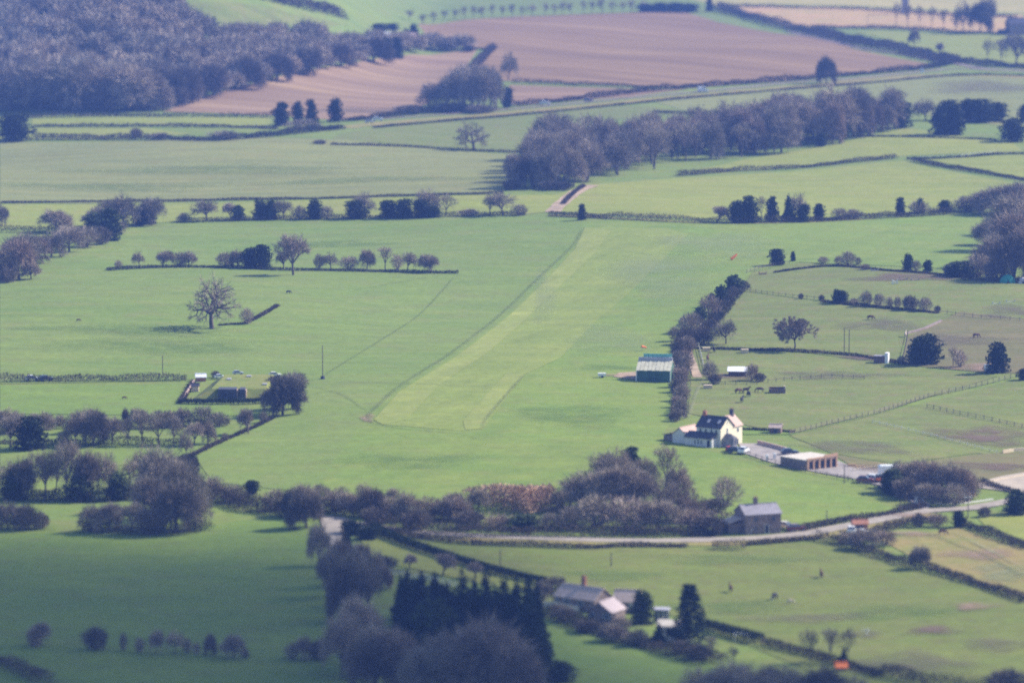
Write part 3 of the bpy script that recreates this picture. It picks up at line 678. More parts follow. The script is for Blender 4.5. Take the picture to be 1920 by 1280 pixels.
# ------------------------------------------------------------------ hedges
HH = [
 ([(1030, 405), (1100, 408), (1200, 413), (1340, 419), (1500, 417), (1640, 410), (1760, 403), (1860, 390), (1920, 380)], 2.6, 4.0, 'long dark hedge between the airfield and the bright meadow', .35),
 ([(330, 418), (500, 413), (640, 410), (800, 406), (985, 404)], 1.7, 3.0, 'hedge under the evergreens on the upper edge of the left pasture', .4),
 ([(0, 436), (60, 436), (150, 434), (240, 424)], 2.2, 3.5, 'dark hedge running left from the purple tree clump', .3),
 ([(0, 381), (200, 379), (420, 376), (640, 372), (945, 364)], .9, 1.6, 'thin low hedge across the pale field', .2),
 ([(200, 508), (260, 504), (345, 502), (440, 503), (520, 507), (600, 508), (700, 510), (800, 512), (860, 513)], 1.0, 2.4, 'low dark bank under the row of bushes in the left pasture', .5),
 ([(410, 611), (460, 607)], .5, 1.2, 'scruffy remnant bank beside the old oak', .3),
 ([(462, 606), (490, 592), (520, 574)], .6, 1.4, 'short scruffy hedge slanting away from the oak', .2),
 ([(0, 716), (100, 715), (200, 714), (350, 713)], 2.0, 3.0, 'dark brown hedge left of the covered reservoir', .25),
 ([(60, 262), (160, 262), (300, 262), (400, 264), (505, 256), (640, 242)], 2.6, 6, 'dark straggling hedge below the thin meadow slivers', .45),
 ([(60, 238), (200, 239), (300, 238), (450, 240), (520, 243)], 1.6, 3, 'hedge between the two thin meadow slivers', .3),
 ([(40, 222), (200, 219), (320, 220), (520, 221)], 2.2, 4, 'hedge along the foot of the hill wood', .3),
 ([(650, 228), (780, 215), (900, 205)], 2.6, 5, 'dark hedge on the near edge of the pale harrowed field', .5),
 ([(960, 156), (1060, 160), (1225, 166)], 2.2, 2.6, 'gappy hedge between the harrowed field and the tan strip', .2),
 ([(965, 200), (1100, 186), (1300, 165), (1540, 148), (1640, 139), (1745, 129), (1790, 118)], 3.0, 4.0, 'long dark hedge above the main road', .5),
 ([(700, 240), (840, 228), (960, 218), (1130, 201), (1300, 184), (1500, 167), (1640, 156), (1800, 142), (1930, 143)], .8, 2.0, 'low dark hedge below the main road', .5),
 ([(1345, 20), (1420, 40), (1510, 62), (1600, 84), (1700, 104), (1790, 122)], 5.0, 10, 'broad overgrown hedge descending along the far lane', .35),
 ([(1530, 62), (1620, 80), (1720, 98), (1800, 118), (1930, 130)], 3.5, 6, 'second overgrown hedge beside the far lane', .4),
 ([(1345, 12), (1480, 16), (1650, 22), (1900, 34)], 2.2, 3.0, 'thin green hedge across the straw coloured field', .7),
 ([(1520, 52), (1620, 54), (1760, 60), (1890, 66)], 2.2, 3.2, 'dark hedge under the row of thin trees', .5),
 ([(760, 58), (840, 92), (925, 92)], 1.6, 3, 'ragged hedge end between the two harrowed fields', .2),
 ([(925, 90), (905, 110), (880, 135), (850, 165)], 3.0, 5, 'bare hedge climbing between the two harrowed fields', .2),
 ([(1225, 212), (1300, 214), (1420, 214)], 1.8, 3, 'short hedge stub behind the bare wood', .4),
 ([(1270, 331), (1370, 322), (1480, 317), (1600, 305), (1680, 297)], 2.0, 3.0, 'brown hedge in front of the bare wood', .15),
 ([(1712, 302), (1760, 312), (1840, 325), (1930, 340)], 1.6, 2.6, 'dark hedge slanting down to the right edge', .5),
 ([(1700, 299), (1800, 296), (1870, 290), (1930, 289)], .8, 1.6, 'low thin hedge by the pale meadow gate', .3),
 ([(1600, 257), (1760, 259), (1840, 262), (1870, 264)], .7, 1.6, 'low dark bank between the far evergreens', .6),
 ([(620, 272), (760, 276), (860, 282), (990, 288)], 1.0, 2.0, 'low brown hedge under the spreading field tree', .1),
 ([(1055, 384), (1075, 364), (1095, 350)], 1.2, 1.6, 'thin hedge along the tan track', .1),
 ([(1396, 540), (1375, 556), (1350, 590), (1320, 625), (1295, 645), (1278, 665)], 2.8, 4.5, 'hedge curving down the right side of the airfield', .35),
 ([(1300, 654), (1420, 657), (1500, 660), (1600, 668), (1700, 684)], .8, 1.6, 'low dark hedge line behind the horse paddock', .4),
 ([(1450, 512), (1560, 500), (1660, 508), (1740, 514), (1800, 520)], .6, 1.2, 'low scruffy boundary at the top of the paddocks', .3),
 ([(1540, 567), (1640, 577), (1760, 588)], .9, 1.4, 'low line of growth under the paddock bushes', .4),
 ([(1800, 524), (1860, 528), (1930, 532)], 2.0, 3.0, 'dark scrub in front of the right hand wood', .3),
 ([(700, 990), (850, 1003), (1000, 1004), (1200, 1006), (1350, 1003)], 2.7, 5, 'dense dark scrub along the upper side of the lane', .35),
 ([(390, 935), (470, 955), (555, 970), (582, 977)], 3.6, 6.0, 'dark overgrown hedge at the foot of the left pasture', .3),
 ([(620, 955), (700, 968), (800, 975), (890, 975)], 4.0, 9.0, 'broad brown thicket below the airfield', .1),
 ([(720, 998), (850, 1018), (980, 1024), (1100, 1028), (1180, 1024), (1290, 1026)], 1.3, 2.4, 'low dark hedge on the lower side of the lane', .35),
 ([(1335, 1029), (1398, 1030)], 1.9, 4, 'clump of dark scrub below the lane', .1),
 ([(1400, 1022), (1540, 1010)], .9, 1.6, 'low hedge below the stone cottage', .4),
 ([(1500, 996), (1580, 978), (1660, 966), (1730, 952)], 1.3, 2.2, 'low reddish hedge on the upper side of the lane', .0),
 ([(1530, 1012), (1590, 1025), (1640, 1042), (1700, 1060), (1760, 1075), (1840, 1100), (1930, 1130)], 2.0, 3.2, 'dark hedge slanting down below the lane to the right edge', .4),
 ([(1800, 985), (1850, 1002), (1930, 1030)], 2.0, 3.0, 'short dark hedge at the right edge by the lane', .4),
 ([(1640, 1000), (1700, 985), (1760, 978)], 2.2, 3.2, 'brown hedge between the lane and the dry meadow', .1),
 ([(700, 994), (760, 1022), (850, 1052), (940, 1078), (1020, 1096)], 1.8, 1.9, 'neat dark clipped hedge slanting across the lower pasture', .6),
 ([(1318, 1178), (1425, 1206)], 2.2, 2.4, 'neat dark green clipped hedge in the cottage garden', .9),
 ([(1428, 1208), (1520, 1230), (1600, 1252), (1650, 1270)], 1.4, 2.2, 'low hedge along the bottom of the pony pasture', .5),
 ([(1650, 1262), (1760, 1290), (1900, 1300)], 2.5, 3.5, 'dark hedge at the bottom right', .5),
 ([(1024, 1150), (1080, 1172), (1150, 1196), (1220, 1215), (1290, 1232), (1340, 1246)], 2.5, 6.5, 'dark bushy hedge in front of the cottages', .45),
 ([(0, 935), (90, 938), (180, 938), (270, 934)], 3.6, 6, 'dark undergrowth under the shaded row of trees', .5),
 ([(0, 832), (130, 834), (240, 832), (340, 836)], 1.9, 3.5, 'low hedge under the second row of bare trees', .6),
 ([(240, 800), (330, 798), (430, 797)], 1.9, 3.4, 'hedge joining the bushes below the reservoir', .3),
 ([(0, 806), (120, 802), (240, 800)], 2.2, 3.6, 'brown hedge left of the bushes below the reservoir', .2),
 ([(350, 860), (400, 835), (430, 822), (480, 800), (510, 785)], .6, 1.4, 'thin hedge climbing to the reservoir trees', .2),
 ([(338, 757), (400, 758), (470, 757), (500, 755)], 1.5, 1.6, 'dark clipped hedge in front of the covered reservoir', .5),
 ([(338, 757), (350, 738), (362, 718)], 1.3, 1.4, 'dark hedge along the left side of the reservoir', .2),
 ([(150, 996), (240, 1000), (330, 1002), (385, 990)], 2.6, 5, 'dark undergrowth of the copse in the shaded field', .4),
 ([(-10, 1245), (40, 1262), (90, 1285)], 2.5, 4, 'dark shaded hedge in the bottom left corner', .3),
  ([(0, 985), (50, 990), (92, 990)], 2.8, 5, 'dark scrub under the copse at the left edge', .3),
 ([(280, 925), (340, 900), (352, 862)], 3.2, 6, 'dark tangled hedge climbing between the shaded row and the reservoir', .3),
 ([(1840, 905), (1880, 918), (1910, 925)], 1.0, 1.5, 'low scrub below the sand arena', .5),
 ([(1388, 806), (1440, 808), (1490, 812)], .9, 1.2, 'low dark hedge behind the farmhouse lawn', .6),
]
for i, (pts, h, w, lab, leafy) in enumerate(HH):
    far = pts[0][1] < 300
    clip = 'clipped' in lab
    hedge(pts, h * .95, w, lab, leafy=leafy, dens=(34 if far else 160 if clip else 80) * max(1, h * w / 9), blade=(1.0, .27) if far else (.8, .13), clipped=clip, seed=i + 1,
          mats=('leaf_mid', 'leaf_dark') if clip else ('hedge', 'leaf_dark') if 'dark' in lab else ('hedge', 'hedge_leaf'))
hedge([(1280, 648), (1277, 690), (1275, 740), (1272, 788)], 1.9, 3.6, 'brown undergrowth of the tall hedge beside the green hangar', mats=('hedge', 'twig'), dens=90, leafy=.4, blade=(.9, .12), seed=90, var=.5)
row('of the tall hedge beside the hangar', [(1290, 658, 34, 30, 'bush'), (1272, 668, 28, 36, 'darkbush'), (1284, 680, 30, 26, 'redbush'), (1268, 690, 30, 34, 'bush'), (1288, 700, 26, 38, 'bush'), (1272, 712, 34, 26, 'redbush'), (1282, 726, 26, 40, 'redbush'), (1268, 736, 26, 26, 'darkbush'), (1280, 752, 30, 36, 'bush'), (1270, 764, 24, 24, 'redbush'), (1278, 778, 26, 36, 'bush'), (1266, 790, 24, 20, 'darkbush')])
hedge([(916, 954), (950, 950), (1000, 948), (1045, 947)], 3.9, 22, 'patch of rusty dead bracken beside the domed thicket', mats=('bracken', 'hedge'), dens=480, leafy=.12, blade=(.8, .3), name='bracken', seed=91)
hedge([(850, 985), (900, 984), (1000, 985), (1080, 988)], 2.6, 6, 'gorse scrub with yellow flowers above the lane', mats=('twig_dark', 'gorse'), dens=50, leafy=.07, blade=(.7, .28), name='gorse_scrub', seed=92)
hedge([(1290, 978), (1340, 982), (1375, 985)], 2.6, 6, 'rust coloured scrub by the stone cottage', mats=('twig_red', 'hedge'), dens=90, leafy=.3, blade=(.8, .25), name='bracken', seed=93)

# ------------------------------------------------------------------ trees, near to far kept in rows
row('lining the top of the harrowed field', [(795 + 18.6 * i + random.uniform(-3, 3), 41 - 0.8 * i + (7 if i < 2 else 0), random.uniform(14, 22), random.uniform(20, 30), 'thin') for i in range(23)], 'thin trees lining the harrowed field')
row('in the dark belt on the far skyline hedge', [(1212, 23, 34, 16, 'ever'), (1238, 23, 36, 18, 'ever'), (1265, 23, 38, 18, 'ever'), (1292, 23, 36, 16, 'ever'), (1330, 22, 16, 26, 'ovoid')])
row('in the thin row by the straw field', [(1680, 48, 22, 45, 'thin'), (1702, 50, 24, 42, 'thin'), (1724, 51, 20, 41, 'thin'), (1747, 52, 22, 41, 'thin'), (1770, 56, 20, 39, 'thin'), (1791, 60, 18, 38, 'thin'), (1806, 61, 32, 58, 'bare'), (1838, 61, 34, 56, 'darkbare'), (1853, 62, 34, 66, 'bare')], 'thin trees by the straw field')
row('standing by the far lane', [(1714, 92, 24, 36, 'lollipop'), (1762, 107, 16, 27, 'pale'), (1851, 116, 26, 44, 'thin'), (1878, 118, 30, 46, 'thin'), (1905, 124, 60, 60, 'bare'), (1550, 158, 36, 50, 'darkbare')])
row('at the head of the hedge by the harrowed field', [(953, 152, 38, 54, 'bare')])
row('in the short line by the main road', [(527, 236, 36, 44, 'cypress'), (558, 233, 24, 42, 'cypress'), (584, 231, 26, 44, 'cypress'), (628, 229, 30, 44, 'cypress')], 'four dark cypresses by the main road')
row('alone at the left edge below the hill wood', [(30, 264, 70, 52, 'ever')])
row('on the straggling hedge below the hill wood', [(255, 258, 24, 18, 'darkbush'), (300, 262, 40, 14, 'bush'), (600, 270, 26, 8, 'darkbush'), (570, 243, 70, 20, 'bush'), (420, 262, 60, 18, 'bush')])
plant(888, 283, 60, 54, 'oak', 'single spreading bare tree in the meadow below the main road')
row('in the small copse beside the main road', [(810, 205, 56, 40, 'bush'), (803, 202, 48, 46, 'pale'), (838, 204, 50, 62, 'dome'), (860, 206, 50, 74, 'dome'), (885, 208, 50, 76, 'dome'), (908, 208, 48, 74, 'dome'), (930, 206, 45, 70, 'bare'), (872, 198, 50, 78, 'bare'), (896, 199, 50, 78, 'bare'), (920, 198, 46, 74, 'dome'), (850, 198, 44, 66, 'bare'), (952, 202, 26, 38, 'ever'), (770, 212, 60, 16, 'darkbush'), (848, 210, 70, 18, 'darkbush'), (900, 212, 60, 16, 'darkbush')])
row('in the far right copse by the meadow', [(1735, 226, 46, 40, 'bare'), (1765, 253, 40, 52, 'ovoid'), (1788, 253, 42, 56, 'ovoid'), (1778, 226, 44, 38, 'ever'), (1812, 228, 36, 42, 'ever'), (1838, 230, 48, 44, 'ever'), (1868, 228, 44, 36, 'ever'), (1690, 240, 40, 50, 'ever'), (1664, 246, 34, 48, 'dome'), (1898, 266, 56, 44, 'ever'), (1922, 228, 24, 32, 'ever')])
row('in the evergreen hedgerow above the left pasture', [(345, 416, 24, 18, 'bush'), (388, 414, 52, 40, 'bare'), (447, 413, 26, 28, 'ivy'), (432, 412, 30, 32, 'pale'), (488, 411, 34, 35, 'ever'), (510, 411, 30, 36, 'ivy'), (532, 411, 42, 36, 'bare'), (562, 411, 30, 26, 'bush'), (590, 411, 32, 36, 'ovoid'), (612, 411, 24, 26, 'bush'), (666, 410, 48, 34, 'ever'), (686, 407, 46, 46, 'bare'), (728, 409, 34, 34, 'ever'), (758, 409, 40, 36, 'ever'), (790, 408, 44, 34, 'ever'), (798, 405, 54, 50, 'bare'), (836, 405, 44, 42, 'thin'), (812, 408, 26, 22, 'ivy'), (918, 404, 42, 42, 'thin'), (944, 404, 56, 42, 'bare'), (975, 404, 32, 22, 'bush'), (880, 405, 40, 14, 'bush')])
row('in the purple clump left of the pasture', [(4, 425, 34, 40, 'dome'), (104, 436, 66, 42, 'dome'), (188, 428, 50, 40, 'dome'), (176, 440, 44, 40, 'ivy'), (205, 450, 46, 58, 'ivy'), (198, 424, 40, 50, 'bare'), (232, 428, 54, 62, 'dome'), (284, 422, 58, 50, 'dome'), (262, 423, 30, 30, 'ever'), (282, 420, 26, 28, 'ivy'), (160, 463, 60, 40, 'bush'), (190, 458, 40, 34, 'darkbush'), (130, 472, 60, 46, 'dome'), (96, 482, 60, 46, 'dome'), (66, 492, 66, 50, 'reddome'), (30, 500, 70, 60, 'dome'), (36, 524, 80, 74, 'reddome'), (8, 526, 60, 60, 'dome'), (14, 529, 40, 26, 'darkbush'), (58, 524, 34, 34, 'dome'), (222, 440, 30, 26, 'bush')])
row('in the bush row across the left pasture', [(222, 502, 16, 15, 'bush'), (261, 499, 26, 28, 'bare'), (305, 500, 32, 30, 'dome'), (336, 500, 30, 29, 'bush'), (354, 500, 28, 29, 'dome'), (423, 500, 40, 28, 'bush'), (446, 502, 36, 34, 'dome'), (470, 502, 34, 38, 'ever'), (492, 503, 42, 44, 'ever'), (550, 516, 60, 76, 'pale'), (532, 505, 26, 34, 'pale'), (598, 503, 22, 28, 'bush'), (620, 504, 32, 30, 'bare'), (655, 505, 38, 26, 'bush'), (688, 505, 32, 37, 'dome'), (722, 506, 34, 44, 'thin'), (745, 506, 26, 30, 'palebush'), (763, 509, 32, 36, 'bare'), (809, 511, 38, 34, 'dome')])
plant(397, 617, 92, 98, 'oak', 'large lone bare oak with a bright trunk in the open left pasture')
plant(463, 608, 28, 32, 'palebush', 'pale wispy bush beside the lone oak')
row('in the wood at the right edge', [(1880, 402, 100, 54, 'dome'), (1905, 440, 90, 78, 'reddome'), (1860, 460, 60, 50, 'dome'), (1925, 470, 110, 100, 'dome'), (1900, 500, 100, 100, 'reddome'), (1862, 512, 80, 72, 'dome'), (1900, 524, 90, 84, 'darkbare'), (1930, 524, 90, 100, 'reddome'), (1835, 518, 56, 44, 'bush'), (1800, 518, 60, 28, 'ivy'), (1870, 527, 60, 40, 'darkbush'), (1778, 516, 24, 22, 'bush'), (1920, 400, 60, 60, 'bare'), (1912, 425, 22, 34, 'ever')])
row('on the long dark hedge beyond the airfield', [(1090, 413, 18, 31, 'ovoid'), (1345, 416, 36, 30, 'pale'), (1382, 418, 34, 42, 'ever'), (1404, 418, 36, 50, 'ovoid'), (1428, 415, 26, 48, 'thin'), (1447, 416, 28, 47, 'ovoid'), (1478, 416, 28, 48, 'conifer'), (1500, 415, 46, 52, 'bare'), (1506, 417, 28, 34, 'ever'), (1536, 414, 24, 32, 'ovoid'), (1575, 411, 30, 22, 'bush'), (1600, 411, 34, 20, 'bush'), (1687, 404, 22, 34, 'ovoid'), (1725, 400, 18, 28, 'ivy'), (1722, 400, 40, 24, 'bush'), (1772, 397, 26, 22, 'ivy'), (1812, 396, 46, 30, 'bush'), (1838, 396, 46, 36, 'bush')])
row('where the upper paddocks meet the airfield', [(1457, 497, 30, 31, 'ever'), (1487, 490, 10, 19, 'ovoid'), (1543, 494, 22, 14, 'bush'), (1572, 496, 18, 17, 'bush'), (1590, 498, 32, 28, 'bush'), (1609, 496, 14, 15, 'bush'), (1702, 506, 22, 30, 'ivy'), (1718, 507, 18, 20, 'bush'), (1740, 509, 18, 22, 'ivy'), (1622, 506, 20, 12, 'redbush')])
row('in the line of bushes across the paddocks', [(1502, 561, 10, 12, 'darkbush'), (1540, 564, 12, 12, 'darkbush'), (1568, 568, 18, 26, 'ivy'), (1578, 569, 24, 25, 'ever'), (1601, 571, 22, 13, 'bush'), (1624, 574, 26, 30, 'bush'), (1648, 575, 22, 26, 'bush'), (1668, 577, 15, 21, 'bush'), (1683, 578, 15, 23, 'bush'), (1706, 581, 30, 28, 'darkbush'), (1734, 583, 28, 27, 'bush'), (1758, 585, 13, 13, 'darkbush')])
row('in the hedge curving beside the airfield', [(1375, 552, 36, 36, 'ivy'), (1352, 573, 26, 38, 'ivy'), (1334, 566, 16, 18, 'darkbush'), (1330, 596, 42, 44, 'redbush'), (1312, 607, 26, 32, 'ivy'), (1290, 624, 42, 38, 'bush'), (1318, 647, 38, 34, 'darkbush'), (1266, 640, 28, 30, 'bush'), (1284, 646, 34, 34, 'darkbush'), (1300, 620, 36, 36, 'bush')])
plant(1361, 645, 42, 48, 'bare', 'small bare tree just right of the curving airfield hedge')
plant(1490, 656, 76, 61, 'lollipop', 'perfectly round bare tree alone in the middle paddock')
row('behind the right hand paddocks', [(1737, 682, 62, 56, 'ever'), (1720, 681, 40, 46, 'ivy'), (1787, 686, 30, 40, 'thin'), (1800, 688, 28, 34, 'palebush'), (1872, 698, 46, 56, 'ovoid'), (1920, 712, 24, 22, 'ever'), (1690, 682, 18, 16, 'bush')])
row('around the white field shelter', [(1331, 712, 30, 38, 'bush'), (1410, 714, 26, 34, 'redbush'), (1340, 720, 24, 20, 'darkbush'), (1425, 716, 22, 18, 'darkbush')])
row('in the domed thicket above the lane', [(1125, 925, 70, 76, 'bare'), (1150, 930, 90, 86, 'dome'), (1183, 916, 44, 78, 'ovoid'), (1210, 925, 60, 66, 'bare'), (1250, 930, 60, 96, 'thin'), (1272, 950, 56, 80, 'dome'), (1090, 952, 90, 68, 'dome'), (1150, 960, 110, 88, 'dome'), (1200, 965, 100, 88, 'dome'), (1250, 975, 80, 80, 'bare'), (1292, 978, 60, 56, 'redbush'), (1120, 985, 100, 60, 'bush'), (1180, 992, 110, 64, 'palebush'), (1236, 992, 90, 56, 'dome'), (1300, 992, 80, 40, 'redbush'), (1060, 960, 60, 46, 'bush'), (1070, 992, 60, 44, 'bush'), (1340, 960, 50, 28, 'darkbush'), (1330, 1000, 70, 34, 'darkbush')])
plant(1361, 947, 62, 56, 'palebush', 'pale greenish bush tree behind the stone cottage')
row('in the thicket below the runway', [(472, 925, 30, 26, 'ever'), (520, 955, 56, 40, 'bush'), (570, 968, 54, 60, 'dome'), (545, 966, 40, 50, 'darkbare'), (600, 940, 50, 34, 'bush'), (630, 960, 50, 44, 'bush'), (660, 965, 44, 44, 'dome'), (695, 968, 50, 52, 'darkbare'), (730, 970, 50, 42, 'bush'), (765, 975, 46, 52, 'dome'), (800, 975, 50, 46, 'redbush'), (830, 975, 50, 44, 'dome'), (860, 975, 50, 48, 'redbush'), (896, 958, 40, 44, 'dome'), (880, 990, 60, 34, 'darkbush'), (935, 990, 56, 26, 'redbush'), (985, 992, 60, 28, 'ivy'), (1030, 990, 50, 30, 'bush'), (850, 962, 40, 40, 'dome'), (740, 950, 36, 36, 'bare'), (680, 945, 36, 40, 'bare'), (640, 945, 34, 36, 'thin'), (700, 985, 50, 36, 'darkbush'), (780, 992, 60, 40, 'darkbush'), (440, 940, 50, 34, 'bush'), (660, 1000, 50, 26, 'ever')])
row('in the upper row below the reservoir', [(15, 812, 70, 44, 'dome'), (75, 805, 60, 32, 'dome'), (112, 798, 24, 22, 'bush'), (145, 812, 40, 44, 'bush'), (175, 806, 44, 40, 'dome'), (235, 800, 16, 34, 'darkbare'), (266, 803, 36, 38, 'dome'), (300, 802, 56, 34, 'bush'), (345, 798, 36, 34, 'dome'), (380, 797, 46, 38, 'bush'), (410, 799, 42, 28, 'bush'), (320, 800, 40, 32, 'redbush')])
row('in the second row below the reservoir', [(60, 842, 66, 62, 'ovoid'), (142, 834, 48, 60, 'bare'), (175, 836, 52, 62, 'darkbare'), (210, 832, 50, 50, 'bare'), (268, 832, 50, 64, 'thin'), (298, 833, 56, 52, 'thin'), (20, 838, 50, 60, 'bare'), (120, 836, 30, 30, 'bush'), (390, 832, 32, 44, 'dome'), (350, 858, 32, 54, 'bare'), (364, 835, 40, 44, 'pale'), (422, 826, 14, 16, 'bush'), (466, 813, 36, 48, 'pale'), (494, 792, 18, 22, 'bush'), (240, 834, 40, 54, 'thin'), (325, 834, 40, 56, 'bare'), (160, 830, 44, 64, 'bare')])
row('leaning over the end of the reservoir', [(545, 745, 50, 46, 'dome'), (530, 778, 60, 72, 'darkbare'), (512, 775, 44, 52, 'dome'), (548, 765, 50, 62, 'dome'), (520, 730, 46, 28, 'darkbush')])
row('in the shaded row at the left edge', [(12, 930, 60, 66, 'bare'), (40, 935, 50, 72, 'darkbare'), (85, 932, 60, 90, 'bare'), (125, 934, 60, 108, 'bare'), (165, 934, 54, 86, 'darkbare'), (205, 932, 48, 84, 'bare'), (242, 928, 50, 72, 'thin'), (60, 925, 44, 80, 'thin'), (185, 925, 44, 80, 'thin'), (104, 928, 44, 92, 'thin'), (275, 918, 54, 84, 'bare'), (30, 936, 50, 56, 'ivy'), (150, 938, 50, 46, 'ivy'), (222, 936, 50, 50, 'ivy')])
row('in the tall grove beyond the shaded field', [(310, 955, 100, 112, 'dome'), (345, 970, 90, 110, 'bare'), (375, 960, 60, 70, 'bare'), (290, 985, 80, 96, 'dome'), (330, 998, 80, 92, 'darkbare'), (368, 992, 56, 76, 'dome'), (170, 996, 50, 52, 'bush'), (205, 998, 56, 56, 'dome'), (245, 1000, 56, 60, 'bare'), (285, 1002, 56, 50, 'darkbush'), (15, 990, 54, 50, 'dome'), (48, 992, 56, 48, 'darkbush'), (76, 990, 36, 32, 'bush'), (400, 935, 50, 44, 'bush')])
row('standing in the shaded bottom field', [(75, 1210, 46, 44, 'dome'), (66, 1212, 26, 24, 'bush'), (180, 1217, 50, 44, 'darkbush'), (231, 1219, 16, 36, 'bush'), (262, 1222, 22, 30, 'bush'), (292, 1225, 28, 44, 'dome'), (328, 1226, 36, 46, 'bare'), (352, 1223, 18, 30, 'bush'), (369, 1226, 16, 24, 'bush'), (396, 1229, 24, 42, 'darkbare'), (440, 1233, 42, 46, 'dome'), (460, 1233, 16, 20, 'bush'), (548, 1235, 30, 34, 'bush'), (568, 1236, 40, 44, 'dome'), (600, 1236, 40, 40, 'darkbush')], 'young trees planted in the shaded field')
row('along the junction edge of the lower wood', [(575, 990, 60, 66, 'darkbare'), (650, 1060, 34, 76, 'conifer'), (598, 1060, 44, 78, 'dome'), (640, 1100, 56, 90, 'reddome'), (612, 1120, 50, 90, 'dome'), (672, 1080, 50, 62, 'reddome'), (700, 1085, 50, 56, 'bush'), (668, 1140, 64, 110, 'dome'), (640, 1165, 60, 110, 'darkbare'), (690, 1010, 40, 24, 'ever'), (716, 1105, 40, 44, 'reddome'), (694, 1160, 64, 104, 'bare')])
row('in the dark conifer stand', [(762, 1185, 64, 108, 'conifer'), (790, 1190, 60, 112, 'conifer'), (815, 1200, 60, 118, 'conifer'), (838, 1200, 56, 102, 'conifer'), (868, 1220, 60, 140, 'conifer'), (890, 1188, 46, 100, 'conifer'), (910, 1210, 62, 132, 'conifer'), (945, 1228, 66, 138, 'conifer'), (968, 1240, 62, 146, 'conifer'), (990, 1254, 70, 164, 'conifer'), (1006, 1250, 52, 150, 'conifer'), (930, 1200, 44, 96, 'conifer'), (778, 1172, 60, 86, 'ovoid'), (826, 1180, 64, 86, 'ovoid'), (885, 1205, 60, 96, 'ovoid'), (960, 1225, 60, 110, 'ovoid'), (995, 1256, 64, 128, 'ovoid'), (850, 1192, 50, 84, 'conifer'), (752, 1160, 40, 76, 'conifer'), (1012, 1245, 40, 120, 'conifer'), (1045, 1277, 66, 40, 'ever')])
row('in front of the dark conifer stand', [(812, 1236, 92, 112, 'ivy'), (900, 1315, 190, 150, 'reddome'), (830, 1310, 120, 120, 'dome'), (672, 1250, 90, 130, 'dome'), (740, 1300, 100, 120, 'reddome'), (640, 1270, 80, 120, 'dome'), (700, 1300, 120, 110, 'darkbare'), (790, 1320, 120, 110, 'dome'), (960, 1330, 120, 120, 'reddome'), (700, 1290, 80, 120, 'bare')])
row('above the conifers on the bright wedge', [(830, 1078, 42, 42, 'pale'), (768, 1068, 30, 30, 'pale'), (892, 1084, 32, 32, 'pale'), (720, 1066, 50, 26, 'darkbush')])
row('around the cottage gardens', [(1203, 1168, 46, 62, 'ivy'), (1293, 1202, 66, 108, 'spruce'), (1235, 1207, 30, 38, 'conifer'), (1020, 1130, 50, 40, 'dome'), (1060, 1165, 50, 30, 'bush'), (1100, 1186, 50, 26, 'darkbush'), (1150, 1202, 56, 34, 'dome'), (1195, 1210, 50, 34, 'bush'), (1275, 1225, 40, 26, 'darkbush'), (1310, 1235, 50, 30, 'darkbush'), (1040, 1104, 50, 26, 'redbush'), (1165, 1182, 40, 28, 'bush'), (1050, 1150, 40, 20, 'bush')])
row('along the bottom of the pony pasture', [(1582, 1246, 20, 34, 'conifer'), (1590, 1240, 34, 66, 'thin'), (1520, 1240, 42, 64, 'thin'), (1556, 1240, 42, 64, 'thin'), (1335, 1235, 30, 44, 'thin'), (1375, 1250, 34, 40, 'thin'), (1890, 1300, 90, 46, 'darkbush')])
row('in the dim tree tops along the bottom', [(1360, 1325, 90, 80, 'dome'), (1420, 1330, 90, 84, 'bare'), (1480, 1335, 90, 84, 'dome'), (1540, 1335, 80, 84, 'darkbare'), (1300, 1320, 80, 70, 'bare'), (1600, 1340, 70, 70, 'dome'), (1440, 1310, 60, 60, 'darkbare')])
row('along the lane and lower hedges', [(1725, 1067, 40, 42, 'dome'), (1620, 1030, 60, 38, 'dome'), (1660, 1022, 44, 30, 'redbush'), (1590, 1018, 50, 24, 'bush'), (1722, 988, 24, 28, 'darkbush'), (1757, 987, 38, 26, 'redbush'), (1797, 988, 30, 32, 'ever'), (1846, 969, 26, 20, 'darkbush'), (1906, 964, 44, 46, 'ivy'), (1930, 955, 40, 40, 'dome'), (1640, 1008, 30, 20, 'bush')])
row('in the purple thorn thicket by the arena', [(1675, 925, 50, 46, 'ivy'), (1690, 915, 50, 50, 'dome'), (1715, 920, 60, 58, 'dome'), (1745, 930, 60, 66, 'reddome'), (1775, 935, 56, 66, 'dome'), (1800, 938, 56, 62, 'reddome'), (1820, 935, 40, 50, 'bush'), (1700, 935, 60, 40, 'darkbush'), (1750, 945, 60, 40, 'dome'), (1790, 948, 50, 44, 'bush'), (1665, 915, 30, 24, 'darkbush')])
row('on the hill top beside the far house', [(735, 58, 30, 14, 'ever'), (712, 60, 30, 16, 'ever'), (776, 72, 18, 26, 'ever'), (724, 112, 28, 40, 'ovoid'), (745, 110, 28, 40, 'ovoid'), (576, 74, 14, 20, 'ovoid'), (590, 60, 8, 10, 'ovoid'), (492, 80, 14, 18, 'ovoid'), (768, 40, 24, 22, 'thin'), (800, 92, 60, 30, 'bush'), (840, 96, 50, 24, 'bush'), (878, 98, 24, 14, 'darkbush')])
hedge([(640, 30), (560, 12), (480, -6)], 4, 9, 'dark bare hedge running up the far left hill', dens=40, leafy=.2, blade=(1.2, .4), seed=55)

# the hillside wood: trees on a jittered lattice of the hill, seen ones nearest first
def inside(px, py, poly):
    c = False; n = len(poly)
    for i in range(n):
        x0, y0 = poly[i]; x1, y1 = poly[(i + 1) % n]
        if (y0 > py) != (y1 > py) and px < (x1 - x0) * (py - y0) / (y1 - y0) + x0: c = not c
    return c

